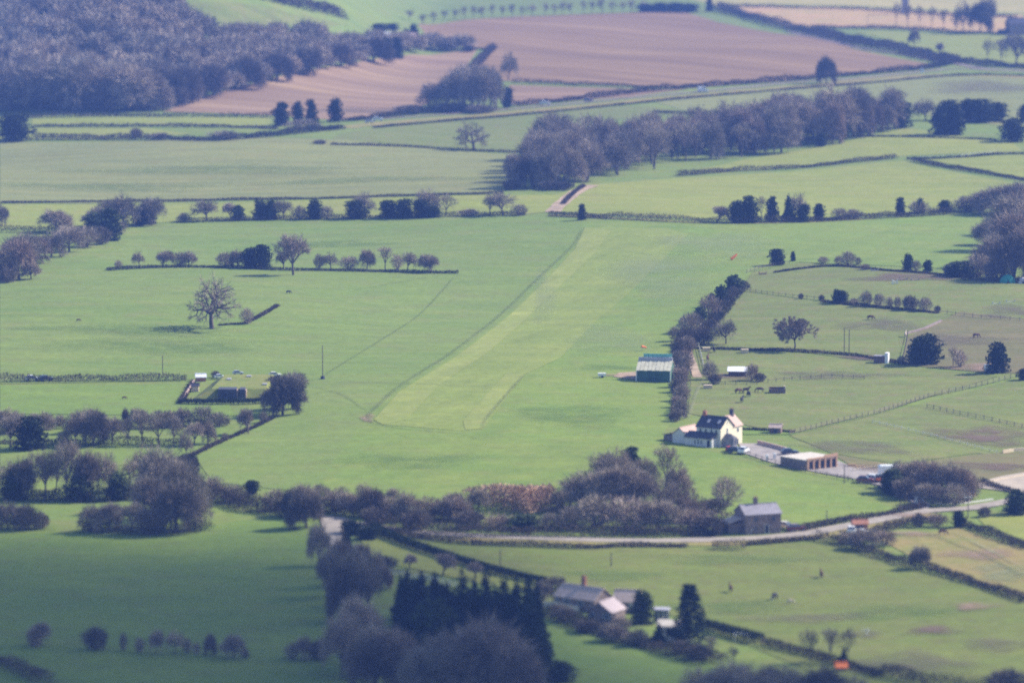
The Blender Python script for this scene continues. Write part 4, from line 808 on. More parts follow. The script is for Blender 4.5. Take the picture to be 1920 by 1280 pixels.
def project(x, y, z):
    s, c = math.sin(PITCH), math.cos(PITCH); dy = y; dz = z - CAMZ
    f = dy * c - dz * s; up = dy * s + dz * c
    return 960 + FPX * x / f, 640 - FPX * up / f

def wood(poly, step, hm, wm, kinds, label, group, limit=300, seed=3):
    r = random.Random(seed)
    W = [G(*p) for p in poly]; x0, x1 = min(p.x for p in W), max(p.x for p in W); y0, y1 = min(p.y for p in W), max(p.y for p in W)
    C = []
    y = y0
    while y < y1:
        x = x0
        while x < x1:
            X = x + r.uniform(-.4, .4) * step; Y = y + r.uniform(-.4, .4) * step; Z = float(terrain(X, Y))
            px, py = project(X, Y, Z)
            if inside(px, py, poly): C.append((Y, X, Z, px, py))
            x += step
        y += step
    C.sort()
    for i, (Y, X, Z, px, py) in enumerate(C[:limit]):
        p = Vector((X, Y, Z)); s = PPM(p)
        plant(px, py, r.uniform(.8, 1.25) * wm * s, r.uniform(.75, 1.2) * (hm(px) if callable(hm) else hm) * s, r.choice(kinds), label, group, pos=p, ppm=s)
    return C[limit:]
rest = wood([(-30, 212), (300, 208), (400, 180), (500, 153), (640, 126), (780, 100), (890, 94), (840, 90), (760, 86), (640, 84), (560, 80), (470, 78), (400, 70), (335, 54), (318, 20), (325, -40), (-30, -40)],
            11.5, lambda px: 15 if px < 380 else (11.5 if px < 600 else 8), 14, ['dome', 'bare', 'dome', 'pale', 'reddome', 'darkbare', 'dome', 'bare'], 'bare tree of the dense purple brown wood on the far left hillside', 'bare trees of the hillside wood', limit=44)
print('hill wood rest', len(rest))
if rest:
    register('farmass', *bare_tree(77, first=.13, spread=46, twigs=9, tl=2.0, tw=.24, up=.12))
    tr, cr, w0, h0 = PROTO['farmass'][0]
    cv = np.array([v.co for v in cr.vertices]); cf = np.array([p.vertices[:] for p in cr.polygons])[::2]
    VV, FF = [], []
    for i, (Y, X, Z, px, py) in enumerate(rest[:330]):
        a = random.uniform(0, 6.28); s = 14 / w0 * random.uniform(.8, 1.2)
        c, sn = math.cos(a) * s, math.sin(a) * s
        v = np.stack([X + cv[:, 0] * c - cv[:, 1] * sn, Y + cv[:, 0] * sn + cv[:, 1] * c, Z + cv[:, 2] * (15 if px < 380 else 11 if px < 600 else 8) * random.uniform(.8, 1.2) / h0], 1)
        VV.append(v); FF.append(cf + i * len(cv))
    o = link('far_wood', mesh_np('far_wood', np.concatenate(VV), np.concatenate(FF), M['twig']))
    tag(o, 'remoter mass of bare trees on top of the left hill', 'wood', kind='stuff')
front = [(948, 354), (1000, 352), (1060, 350), (1110, 340), (1180, 330), (1240, 318), (1290, 306), (1380, 298), (1470, 290), (1560, 272), (1640, 258), (1690, 242), (1690, 232), (1600, 236), (1450, 250), (1300, 268), (1200, 285), (1060, 300), (985, 318)]
wood(front, 11.6, 15.5, 12, ['dome', 'bare', 'bare', 'dome', 'dome', 'thin', 'reddome'], 'bare tree of the long winter wood beyond the meadow', 'bare trees of the long winter wood', seed=9)
row('along the foot of the hill wood', [(20, 206, 120, 86, 'dome'), (75, 207, 120, 92, 'dome'), (140, 207, 130, 96, 'dome'), (200, 207, 120, 90, 'dome'), (255, 208, 110, 84, 'dome'), (292, 206, 70, 60, 'dome'), (350, 192, 60, 60, 'darkbare'), (400, 180, 60, 60, 'darkbare'), (460, 164, 60, 56, 'darkbare'), (520, 150, 60, 50, 'darkbare'), (580, 138, 60, 46, 'darkbare'), (640, 126, 60, 44, 'darkbare'), (700, 116, 60, 44, 'darkbare')])
row('at the near corner of the long winter wood', [(965, 352, 46, 64, 'dome'), (985, 353, 40, 58, 'darkbare'), (1012, 353, 50, 70, 'dome'), (1040, 352, 46, 84, 'bare'), (1038, 300, 100, 90, 'bare'), (1075, 350, 44, 70, 'dome'), (1565, 262, 90, 98, 'dome'), (1600, 256, 60, 80, 'darkbare'), (960, 356, 40, 20, 'darkbush'), (1030, 356, 50, 18, 'darkbush'), (1540, 275, 20, 26, 'ovoid'), (1056, 356, 40, 16, 'darkbush')])

# ------------------------------------------------------------------ buildings
C_ = dict(
    cream=solid('cream_render', (0.72, 0.65, 0.48), .8, .08), white=solid('white_render', (0.62, 0.60, 0.58), .8, .1), slate=solid('dark_slate', (0.055, 0.055, 0.075), .6, .3, .8),
    slate2=solid('grey_slate', (0.27, 0.25, 0.28), .6, .15, .8), stone=solid('grey_brown_stone', (0.22, 0.17, 0.15), .9, .35, 1.2), brick=solid('red_brick', (0.36, 0.16, 0.10), .9, .25, 2),
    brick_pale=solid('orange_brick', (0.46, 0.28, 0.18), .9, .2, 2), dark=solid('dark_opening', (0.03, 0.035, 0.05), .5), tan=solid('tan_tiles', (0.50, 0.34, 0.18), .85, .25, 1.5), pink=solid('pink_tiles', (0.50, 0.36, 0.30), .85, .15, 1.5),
    glass=solid('window_glass', (0.06, 0.08, 0.11), .15, .1, spec=.6), frame=solid('white_frame', (0.75, 0.75, 0.73), .5, .05), tile=solid('brown_roof_tiles', (0.50, 0.385, 0.32), .9, .2, 1.5), tile_lit=solid('sunlit_roof_tiles', (0.46, 0.38, 0.38), .85, .15, 1.5),  # the paler roof tile has sunlight on the slope painted into its colour
    green=solid('green_sheet_wall', (0.055, 0.125, 0.085), .7, .15, .6), sheet=solid('mossy_fibre_sheet', (0.50, 0.48, 0.36), .85, .22, .9), sheet2=solid('grey_fibre_sheet', (0.42, 0.41, 0.47), .85, .1, 1), cyan=solid('turquoise_rail', (0.22, 0.52, 0.46), .6, .1),
    wood=solid('weathered_timber', (0.17, 0.115, 0.09), .9, .3, 2), wood_pale=solid('pale_timber', (0.62, 0.50, 0.34), .85, .15, 2), felt=solid('pale_felt_roof', (0.52, 0.47, 0.40), .9, .15, 1), tin=solid('white_sheet_roof', (0.80, 0.80, 0.82), .5, .06), tyre=solid('black_tyre', (0.02, 0.02, 0.02), .8),
    orange=solid('orange_cloth', (0.85, 0.22, 0.05), .8, .1), teal=solid('turquoise_canvas', (0.03, 0.26, 0.22), .7, .1), pole=solid('weathered_pole', (0.15, 0.12, 0.10), .9, .2, 3), rail=solid('grey_fence_wood', (0.22, 0.17, 0.14), .9, .2, 3), rail_white=solid('white_fence_paint', (0.72, 0.68, 0.60), .7, .05), hide_brown=solid('brown_hide', (0.13, 0.065, 0.04), .8, .2, 2), hide_black=solid('black_hide', (0.025, 0.022, 0.025), .7, .2, 2), hide_pale=solid('pale_hide', (0.55, 0.45, 0.34), .8, .1, 2), turf=grass('mound_turf', (0.15, 0.19, 0.06), (0.12, 0.18, 0.05), (0.19, 0.18, 0.09), big=.08))

def gable(root, x0, y0, x1, y1, eave, ridge, wall, roof, axis='x', over=.25, th=.14, z0=0.0, wn='wall', rn='roof', tiles=0):
    """walls with gable ends and a two-slope roof; the ridge runs along the given axis"""
    b = MB().box(x0, y0, z0 - 1.5, x1, y1, eave)
    if axis == 'x':
        m = (y0 + y1) / 2; b.prism([(y0, eave), (y1, eave), (m, ridge)], lambda u, v: (x0, u, v), lambda u, v: (x1, u, v))
        a0, a1, q0, q1 = x0 - over, x1 + over, y0, y1; P = lambda a, t, z: (a, t, z)
    else:
        m = (x0 + x1) / 2; b.prism([(x0, eave), (x1, eave), (m, ridge)], lambda u, v: (u, y0, v), lambda u, v: (u, y1, v))
        a0, a1, q0, q1 = y0 - over, y1 + over, x0, x1; P = lambda a, t, z: (t, a, z)
    w = b.build(wn, wall, root)
    sl = (ridge - eave) / (m - q0)
    obs = []
    for s, q in ((1, q0), (-1, q1)):
        e = q - s * over; ze = eave - over * sl + .03; zr = ridge + .03
        if tiles:                                     # corrugated sheets laid side by side
            rf = None; n = tiles
            for i in range(n):
                A = a0 + (a1 - a0) * i / n; B = a0 + (a1 - a0) * (i + 1) / n - .06; k = .05 * (i % 2)
                o = MB().prism([(e, ze + k), (m, zr + k), (m, zr + th + k), (e, ze + th + k)], lambda u, v, A=A: P(A, u, v), lambda u, v, B=B: P(B, u, v)).build('roof_sheet', roof, root)
        else:
            MB().prism([(e, ze), (m, zr), (m, zr + th), (e, ze + th)], lambda u, v: P(a0, u, v), lambda u, v: P(a1, u, v)).build(rn, roof, root)
    MB().box(*( (a0, m - .15, ridge + .08, a1, m + .15, ridge + .26) if axis == 'x' else (m - .15, a0, ridge + .08, m + .15, a1, ridge + .26))).build('ridge_cap', roof, root)
    return w

def window(root, cx, cy, cz, w, h, face='y-', name='window', fm=None, pm=None):
    """frame standing 4 cm proud of the wall with a pane in it; face is the side it looks to"""
    t = .05
    def bx(a0, z0, a1, z1, d0, d1):
        if face == 'y-': return (cx + a0, cy - d1, cz + z0, cx + a1, cy - d0, cz + z1)
        if face == 'y+': return (cx + a0, cy + d0, cz + z0, cx + a1, cy + d1, cz + z1)
        if face == 'x+': return (cx + d0, cy + a0, cz + z0, cx + d1, cy + a1, cz + z1)
        return (cx - d1, cy + a0, cz + z0, cx - d0, cy + a1, cz + z1)
    f = MB(); W, H = w / 2, h / 2
    f.box(*bx(-W, -H, -W + .08, H, .003, t)); f.box(*bx(W - .08, -H, W, H, .003, t)); f.box(*bx(-W + .083, H - .08, W - .083, H, .003, t)); f.box(*bx(-W + .083, -H, W - .083, -H + .08, .003, t))
    o = f.build(name, fm or C_['frame'], root)
    MB().box(*bx(-W + .083, -H + .083, W - .083, H - .083, .002, .02)).build('pane', pm or C_['glass'], o)
    return o

def chimney(root, x, y, z0, z1, m, s=.45):
    o = MB().box(x - s, y - s * .7, z0, x + s, y + s * .7, z1).box(x - s - .06, y - s * .7 - .06, z1 + .003, x + s + .06, y + s * .7 + .06, z1 + .12).build('chimney', m, root)
    MB().tube((x - .18, y, z1 + .12), (x - .18, y, z1 + .5), .11, .09).tube((x + .2, y, z1 + .12), (x + .2, y, z1 + .5), .11, .09).build('chimney_pot', C_['brick'], o)

def place(name, px, py, deg, label, cat, group=None):
    p = G(px, py); return thing(name, (p.x, p.y, p.z), R(deg), label, cat, group)

# white farmhouse
h = place('farmhouse', 1351, 838, -35, 'cream and white farmhouse with dark slate roof beside the lower paddock', 'house')
gable(h, -7, 0, 0, 6, 4.6, 6.9, C_['cream'], C_['slate'])
gable(h, -5, 6.01, -.1, 10.0, 4.4, 6.6, C_['cream'], C_['pink'], axis='y', wn='rear_wing', rn='rear_roof')
MB().box(-6.99, -.06, 0, -.02, -.004, 4.4).build('front_render', C_['white'], h)
for x in (-1.2, -2.6, -4.2, -5.8): window(h, x, -.06, 3.75, .85, 1.0)
for x in (-1.6, -4.6): window(h, 0, 0, 0, .01, .01) if False else MB().prism([(1.0, 5.62), (1.9, 6.28), (1.9, 6.36), (1.0, 5.70)], lambda u, v, x=x: (x, u - .15, v), lambda u, v, x=x: (x + .7, u - .15, v)).build('skylight', C_['sheet2'], h)
window(h, 0, 3.0, 3.6, .7, 1.5, 'x+'); window(h, 0, 3.0, 5.6, .35, .8, 'x+'); window(h, -.1, 8.0, 3.3, .9, 1.1, 'x+')
chimney(h, -6.5, 3, 6.5, 7.9, C_['brick']); chimney(h, -2.5, 8.9, 6.3, 8.0, C_['slate'])
g = MB().box(-8.9, -2.3, -1, -1.0, -.07, 2.1); g.build('lean_to', C_['white'], h)
MB().prism([(-2.7, 2.1), (-.08, 3.3), (-.08, 3.42), (-2.7, 2.22)], lambda u, v: (-9.0, u, v), lambda u, v: (-.8, u, v)).build('lean_to_roof', C_['slate'], h)
for x in (-4.1, -5.0, -5.9): window(h, x, -2.3, 1.15, .6, 1.3)
window(h, -2.0, -2.3, 1.0, 1.1, 1.9, name='door', pm=C_['dark'])
gable(h, -13.2, -1.2, -9.01, 5.5, 2.3, 3.9, C_['white'], C_['pink'], axis='y', wn='side_wing', rn='side_roof')
MB().box(-17.2, 1.0, -1, -13.21, 6, 1.5).build('store_wall', C_['stone'], h)
MB().prism([(-17.5, 1.5), (-13.25, 2.6), (-13.25, 2.75), (-17.5, 1.65)], lambda u, v: (u, .8, v), lambda u, v: (u, 6.2, v)).build('store_roof', C_['tan'], h)
MB().prism([(.05, .8), (1.8, .8), (2.7, 1.7), (2.7, 3.3), (1.8, 4.2), (.05, 4.2)], lambda u, v: (u, v, -1), lambda u, v: (u, v, 2.1)).build('conservatory', C_['slate2'], h)
MB().add([(.05, .7, 2.1), (1.9, .7, 2.1), (2.8, 1.65, 2.1), (2.8, 3.35, 2.1), (1.9, 4.3, 2.1), (.05, 4.3, 2.1), (.05, 2.5, 3.1), (1.4, 2.5, 3.1)], [(0, 1, 7, 6), (1, 2, 7), (2, 3, 7), (3, 4, 7), (4, 5, 6, 7), (5, 0, 6), (0, 5, 4, 3, 2, 1)]).build('conservatory_roof', C_['slate'], h)
for y in (1.2, 2.2, 3.2): MB().box(2.703, y, .5, 2.76, y + .6, 1.9).build('pane', C_['glass'], h)

# stone cottage by the lane
h = place('stone_cottage', 1398, 1002, 20, 'grey stone cottage with pale slate roof standing right on the lane', 'house')
gable(h, 0, 0, 8.4, 6.4, 4.3, 6.0, C_['stone'], C_['slate2'])
for x, z in ((2.4, 3.2), (6.6, 3.2), (2.4, 1.2)): window(h, x, 0, z, .9, 1.0, fm=C_['stone'])
window(h, 5.0, 0, 1.0, 1.0, 2.0, name='door', pm=C_['dark'])
chimney(h, 3.6, 3.2, 5.7, 7.4, C_['stone'])
MB().box(-3.2, 2.0, -1, -.01, 6.3, 2.2).build('outhouse', C_['stone'], h)
MB().prism([(-3.4, 2.2), (-.02, 3.2), (-.02, 3.35), (-3.4, 2.35)], lambda u, v: (u, 1.8, v), lambda u, v: (u, 6.5, v)).build('outhouse_roof', C_['tile'], h)

# green hangar
h = place('hangar', 1194, 715, -8, 'green hangar with mossy sheet roof at the edge of the airfield', 'hangar')
MB().box(0, 0, -1, 9.0, 10.5, 3.0).prism([(0, 3.0), (10.5, 3.0), (5.25, 5.1)], lambda u, v: (0, u, v), lambda u, v: (9.0, u, v)).build('wall', C_['green'], h)
for i in range(9):
    A = -.2 + 9.45 * i / 9; B = A + .98; k = .06 * (i % 2)
    MB().prism([(-.3, 2.95 + k), (5.0, 5.07 + k), (5.0, 5.2 + k), (-.3, 3.08 + k)], lambda u, v, A=A: (A, u, v), lambda u, v, B=B: (B, u, v)).build('roof_sheet', C_['sheet'], h)
    MB().prism([(10.8, 2.95 + k), (5.5, 5.07 + k), (5.5, 5.2 + k), (10.8, 3.08 + k)], lambda u, v, A=A: (A, u, v), lambda u, v, B=B: (B, u, v)).build('roof_sheet', C_['sheet'], h)
MB().box(-.1, 5.01, 5.0, 9.1, 5.49, 6.0).build('ridge_wall', C_['sheet2'], h)
MB().box(-.25, -.34, -.5, -.02, -.05, 3.0).box(8.95, -.2, -.5, 9.12, -.02, 3.0).build('corner_post', C_['frame'], h)
for i in range(7): MB().box(1.2 + i * 1.2, 5.6, 5.0, 1.35 + i * 1.2, 5.75, 7.0).build('rail_post', C_['cyan'], h)
MB().box(1.3, 5.76, 6.0, 8.9, 5.82, 6.9).build('rail_panel', C_['cyan'], h)
MB().box(3.0, -.05, -.5, 6.0, -.004, 2.7).build('hangar_door', solid('dull_green_door', (0.045, 0.10, 0.075), .7), h)

# brick garage block
h = place('garage_block', 1513, 882, 41, 'flat roofed brick garage block with five dark bays', 'garage')
b = MB().box(0, .3, -1, 9.8, 9.0, 2.3); b.build('wall', C_['stone'], h)
MB().box(-.15, -.1, 2.31, 9.9, 9.15, 2.5).build('roof', C_['felt'], h)
for i in range(6): MB().box(i * 1.9, -.25, -.6, i * 1.9 + .42, .29, 2.3 if i < 5 else 3.3).build('brick_pier', C_['brick_pale'], h)
MB().box(-.1, -.3, 2.52, 5.7, .1, 2.85).box(5.71, -.3, 2.52, 9.95, .1, 3.2).build('parapet', C_['brick_pale'], h)
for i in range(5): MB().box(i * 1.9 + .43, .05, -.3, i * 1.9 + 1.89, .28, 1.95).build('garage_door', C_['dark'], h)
for i in range(5): MB().box(i * 1.9 + .43, -.02, 1.96, i * 1.9 + 1.89, .28, 2.3).build('lintel', C_['brick_pale'], h)

def shed(px, py, deg, L, W, e, r, wall, roof, label, door=True, name='shed', group=None):
    s = place(name, px, py, deg, label, name.split('_')[-1], group)
    gable(s, -L / 2, 0, L / 2, W, e, r, C_[wall], C_[roof])
    if door: MB().box(-L * .15, -.06, 0, L * .2, -.004, e * .85).build('door', C_['dark'], s)
    return s
shed(1453, 813, -12, 2.9, 2.6, 1.5, 2.2, 'wood', 'tile', 'small brown timber shed at the end of the farmhouse lawn')
s = place('field_shelter', 1383, 706, -4, 'low field shelter with a bright white roof amid brown bushes', 'shelter')
MB().box(-2.5, 0, -.5, 2.4, 2.4, 1.5).build('wall', C_['wood'], s); MB().prism([(-.6, 1.45), (2.7, 2.3), (2.7, 2.4), (-.6, 1.55)], lambda u, v: (-2.8, u, v), lambda u, v: (2.7, u, v)).build('roof', C_['tin'], s)
MB().box(-1.5, 2.75, 1.2, 2.0, 4.2, 2.3).build('grey_store', C_['sheet2'], s); MB().box(2.3, -.55, -.3, 2.45, -.4, 1.45).build('post', C_['frame'], s)
s = place('animal_pen', 1458, 738, 4, 'brown plank animal pen with a pale end board', 'pen')
MB().box(-2, 0, -.3, 2, .12, 1.3).box(-2, .13, -.3, -1.85, 2.6, 1.3).box(-2, 2.61, -.3, 2, 2.75, 1.5).build('plank_wall', C_['wood'], s); MB().box(2.01, 0, -.3, 2.15, 2.75, 1.9).build('end_board', C_['wood_pale'], s)
for i in range(5): MB().box(-1.7 + i * .75, -.06, 0, -1.4 + i * .75, -.004, 1.2).build('plank', C_['rail'], s)
s = place('shed', 1655, 681, -14, 'low dark shed with one bright white end door', 'shed')
MB().box(-2.5, 0, -.5, .6, 2.2, 1.9).build('wall', C_['wood'], s); MB().box(.61, -.1, -.5, 1.5, 2.3, 2.9).build('door', C_['tin'], s); MB().box(-2.6, -.1, 1.91, .6, 2.3, 2.05).build('roof', C_['slate2'], s)
for px, py, w, hh, lab in ((1325, 659, 2.2, 1.0, 'cream timber feed box under the hedge at the track end'), (1397, 663, 2.1, 1.1, 'cream timber feed box with a raised back beside the round tree shade'), (1328, 729, 2.3, .9, 'cream tarpaulined hay stack beside the muddy track')):
    s = place('feed_box', px, py, 5, lab, 'feed box')
    MB().prism([(-w / 2, -.3), (w / 2, -.3), (w / 2 - .1, hh), (-w / 2 + .1, hh)], lambda u, v: (u, 0, v), lambda u, v: (u, 1.1, v)).build('box', C_['wood_pale'], s)
    MB().prism([(-w / 2 - .1, hh + .01), (w / 2 + .1, hh + .01), (w / 2, hh + .14), (-w / 2, hh + .14)], lambda u, v: (u, -.1, v), lambda u, v: (u, 1.25, v)).build('lid', C_['wood_pale'], s)
s = place('brick_shed', 1614, 998, 8, 'small red brick shed among bushes by the lane', 'shed')
gable(s, -1.6, 0, 1.6, 2.6, 1.9, 2.6, C_['brick'], C_['tan'] if False else C_['brick']); MB().box(-1.0, -.05, 0, .6, -.004, 1.6).build('door', C_['dark'], s)
shed(1578, 1257, 6, 1.9, 1.6, .7, 1.3, 'wood', 'orange', 'tiny hut with a bright orange roof at the bottom', False, 'hut')
s = place('far_house', 722, 80, -6, 'far white roofed farm building on the wooded hill', 'house')
gable(s, -9, 0, 2.5, 7, 3.2, 5.5, C_['white'], C_['tin']); gable(s, 3, 1, 16, 8, 3, 5, C_['pink'], C_['pink'], wn='barn_wall', rn='barn_roof')
for x in (-7, -4, -1): window(s, x, 0, 1.8, 1.3, 1.4)
s = place('far_house', 1905, 66, 12, 'dark far house with a reddish gable at the right edge', 'house')
gable(s, -4, 0, 6, 8, 6.2, 9.5, C_['stone'], C_['slate']); chimney(s, 1, 4, 9, 11.5, C_['brick']); window(s, -1.5, 0, 4, 1.5, 1.6); window(s, 2.5, 0, 4, 1.5, 1.6); MB().box(-9, 1, -1, -4.01, 6, 3).build('outbuilding', C_['slate'], s)
s = place('stone_tower', 1697, 27, 0, 'tall grey tower rising behind the row of thin trees', 'tower')
MB().prism([(-2.3, -2.3), (2.3, -2.3), (2.3, 2.3), (-2.3, 2.3)], lambda u, v: (u, v, -2), lambda u, v: (u * .8, v * .8, 16)).build('shaft', C_['slate2'], s); MB().box(-2.1, -2.1, 16.01, 2.1, 2.1, 17).build('parapet', C_['slate2'], s); MB().box(-.5, -2.0, 8, .5, -1.85, 10).build('window', C_['dark'], s)
s = place('white_hut', 325, 13, 0, 'tiny white hut on top of the wooded hill', 'hut')
MB().box(-1.2, 0, -1, 1.2, 2, 5).build('wall', C_['frame'], s); MB().prism([(-1.5, 5.01), (1.5, 5.01), (0, 6.2)], lambda u, v: (u, -.2, v), lambda u, v: (u, 2.2, v)).build('roof', C_['tin'], s)

# cottages at the bottom
s = place('bungalow', 1062, 1140, -38, 'long brown roofed bungalow behind the clipped hedge', 'bungalow')
gable(s, -3, 0, 7.0, 6.0, 2.3, 4.3, C_['stone'], C_['tile']); window(s, 0, 0, 1.4, 1.5, 1.2); window(s, 3.5, 0, 1.4, 1.5, 1.2); window(s, -2.2, 0, 1.5, .7, 1.7); chimney(s, 2, 3.2, 4.5, 6.2, C_['brick'])
s = place('bungalow', 1106, 1166, -28, 'cottage with pale sunlit-toned roof slope and brown brick walls', 'cottage')
gable(s, -.6, 0, 4.8, 6, 2.3, 4.1, C_['stone'], C_['tile_lit'], axis='y'); window(s, 3.6, 0, 1.5, 1.6, 1.1); window(s, .6, 0, 1.5, 1.1, 1.1)
s = place('bungalow', 1150, 1148, -12, 'bungalow with brown roof and white gable end beside the ivy tree', 'bungalow')
gable(s, 0, 0, 5.0, 5.0, 2.3, 4.2, C_['stone'], C_['tile']); MB().box(3.0, -.08, .8, 3.9, -.01, 2.3).build('door', C_['frame'], s); window(s, 1.2, 0, 1.4, 1.2, 1.1)
s = place('conservatory', 1238, 1168, -10, 'white framed open conservatory in the cottage garden', 'conservatory')
for x in (-1.5, -.5, .5, 1.4): MB().box(x, 0, -.3, x + .12, .12, 2.6).build('post', C_['frame'], s)
MB().box(-1.7, -.2, 2.61, 1.7, 2.4, 2.85).build('roof', C_['sheet2'], s); MB().box(-1.5, 2.2, -.3, 1.5, 2.3, 2.6).build('glass_wall', C_['glass'], s)
s = place('cream_lodge', 1262, 1198, -8, 'cream lodge with wide dark opening near the spruce', 'lodge')
MB().box(-3, 0, -.5, -1.5, 3.5, 2.5).box(2.0, 0, -.5, 3.0, 3.5, 2.5).box(-1.5, 0, 1.95, 2.0, 3.5, 2.5).box(-1.5, 0, -.5, 2.0, 3.5, .7).build('wall', C_['cream'], s)
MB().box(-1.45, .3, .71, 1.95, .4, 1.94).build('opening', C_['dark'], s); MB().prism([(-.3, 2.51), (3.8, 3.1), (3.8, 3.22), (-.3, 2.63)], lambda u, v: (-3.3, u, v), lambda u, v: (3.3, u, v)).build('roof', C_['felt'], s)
MB().box(-3.2, -2.2, -.5, 4.5, -1.9, .35).build('terrace_wall', C_['white'], s)
def wall(pts, h, w, mat, label, name='garden_wall'):
    P = [G(*p) for p in pts]; b = MB()
    for p, q in zip(P, P[1:]):
        d = (q - p).normalized(); n = Vector((-d.y, d.x, 0)) * w / 2
        b.add([p - n - Vector((0, 0, .4)), q - n - Vector((0, 0, .4)), q + n - Vector((0, 0, .4)), p + n - Vector((0, 0, .4)), p - n + Vector((0, 0, h)), q - n + Vector((0, 0, h)), q + n + Vector((0, 0, h)), p + n + Vector((0, 0, h))],
              [(3, 2, 1, 0), (4, 5, 6, 7), (0, 1, 5, 4), (1, 2, 6, 5), (2, 3, 7, 6), (3, 0, 4, 7)])
    return tag(b.build(name, C_[mat]), label, 'wall')
wall([(1421, 833), (1450, 840), (1482, 849)], 1.1, .4, 'pink', 'pale pinkish garden wall along the farmhouse yard')
wall([(1016, 1137), (1040, 1136), (1085, 1146)], 1.0, .4, 'cream', 'cream terrace wall in front of the brown bungalow')
wall([(1880, 850), (1900, 847), (1930, 845)], .9, .3, 'wood_pale', 'pale board wall at the edge of the muddy patch')
wall([(1700, 627), (1735, 617), (1765, 603)], .6, .7, 'stone', 'tumbled stone wall by the far paddock gate')
wall([(1834, 908), (1880, 899), (1930, 890)], .35, .25, 'wood_pale', 'low pale board kicking wall round the sand arena')
wall([(1740, 942), (1770, 946), (1800, 945), (1862, 936)], .25, .3, 'white', 'low white kerb curving along the drive end')
for px, py, lab in ((1718, 944, 'left white gate pillar where the drive meets the lane'), (1732, 941, 'right white gate pillar where the drive meets the lane'), (1438, 864, 'left white gate pillar of the garage yard'), (1452, 861, 'right white gate pillar of the garage yard')):
    s = place('gate_pillar', px, py, 0, lab, 'pillar'); MB().box(-.3, -.3, -.3, .3, .3, 1.35).build('shaft', C_['frame'], s); MB().add([(-.4, -.4, 1.36), (.4, -.4, 1.36), (.4, .4, 1.36), (-.4, .4, 1.36), (0, 0, 1.75)], [(3, 2, 1, 0), (0, 1, 4), (1, 2, 4), (2, 3, 4), (3, 0, 4)]).build('cap', C_['frame'], s)

# covered reservoir: turfed mound with a dark brick valve house
s = place('covered_reservoir', 430, 752, 0, 'grass covered reservoir mound with a dark valve house front', 'reservoir')
MB().add([(-11, 0, -.5), (10.5, 0, -.5), (12, 38, -.5), (-7, 38, -.5), (-5, 5, 2.6), (9, 5, 2.6), (10, 33, 2.6), (-3, 33, 2.6)], [(4, 5, 6, 7), (0, 1, 5, 4), (1, 2, 6, 5), (2, 3, 7, 6), (3, 0, 4, 7)]).build('mound', C_['turf'], s)
MB().box(-3, 1.2, -.5, 1.8, 5.5, 3.0).build('valve_house', C_['slate'], s); MB().box(2.6, 1.0, -.5, 4.0, 5.4, 3.0).build('valve_house', C_['slate'], s)
MB().box(1.85, 1.6, -.5, 2.1, 4, 2.7).box(4.1, 1.6, -.5, 4.35, 4, 2.7).build('rendered_pier', C_['pink'], s)
for x in (-2, -.4): MB().box(x, 1.1, -.3, x + 1, 1.19, 1.9).build('door', C_['dark'], s)
for x, y in ((-2, 22), (8, 12), (3, 28)): MB().box(x, y, 2.61, x + 1.2, y + 1.2, 2.95).build('vent_cover', C_['sheet2'], s)
wall([(340, 755), (352, 738), (364, 718)], 1.0, .3, 'pink', 'pinkish wall on the sloping left side of the reservoir')
s = place('hut', 366, 734, 0, 'small dark hut with a cream side beside the reservoir', 'hut'); gable(s, -.9, 0, .9, 1.6, 1.5, 2.0, C_['wood_pale'], C_['slate'])
s = place('shed', 377, 715, 8, 'brown shed with a bright white roof behind the reservoir', 'shed'); gable(s, -1.3, 0, 1.3, 2.2, 1.2, 1.9, C_['brick'], C_['tin'])

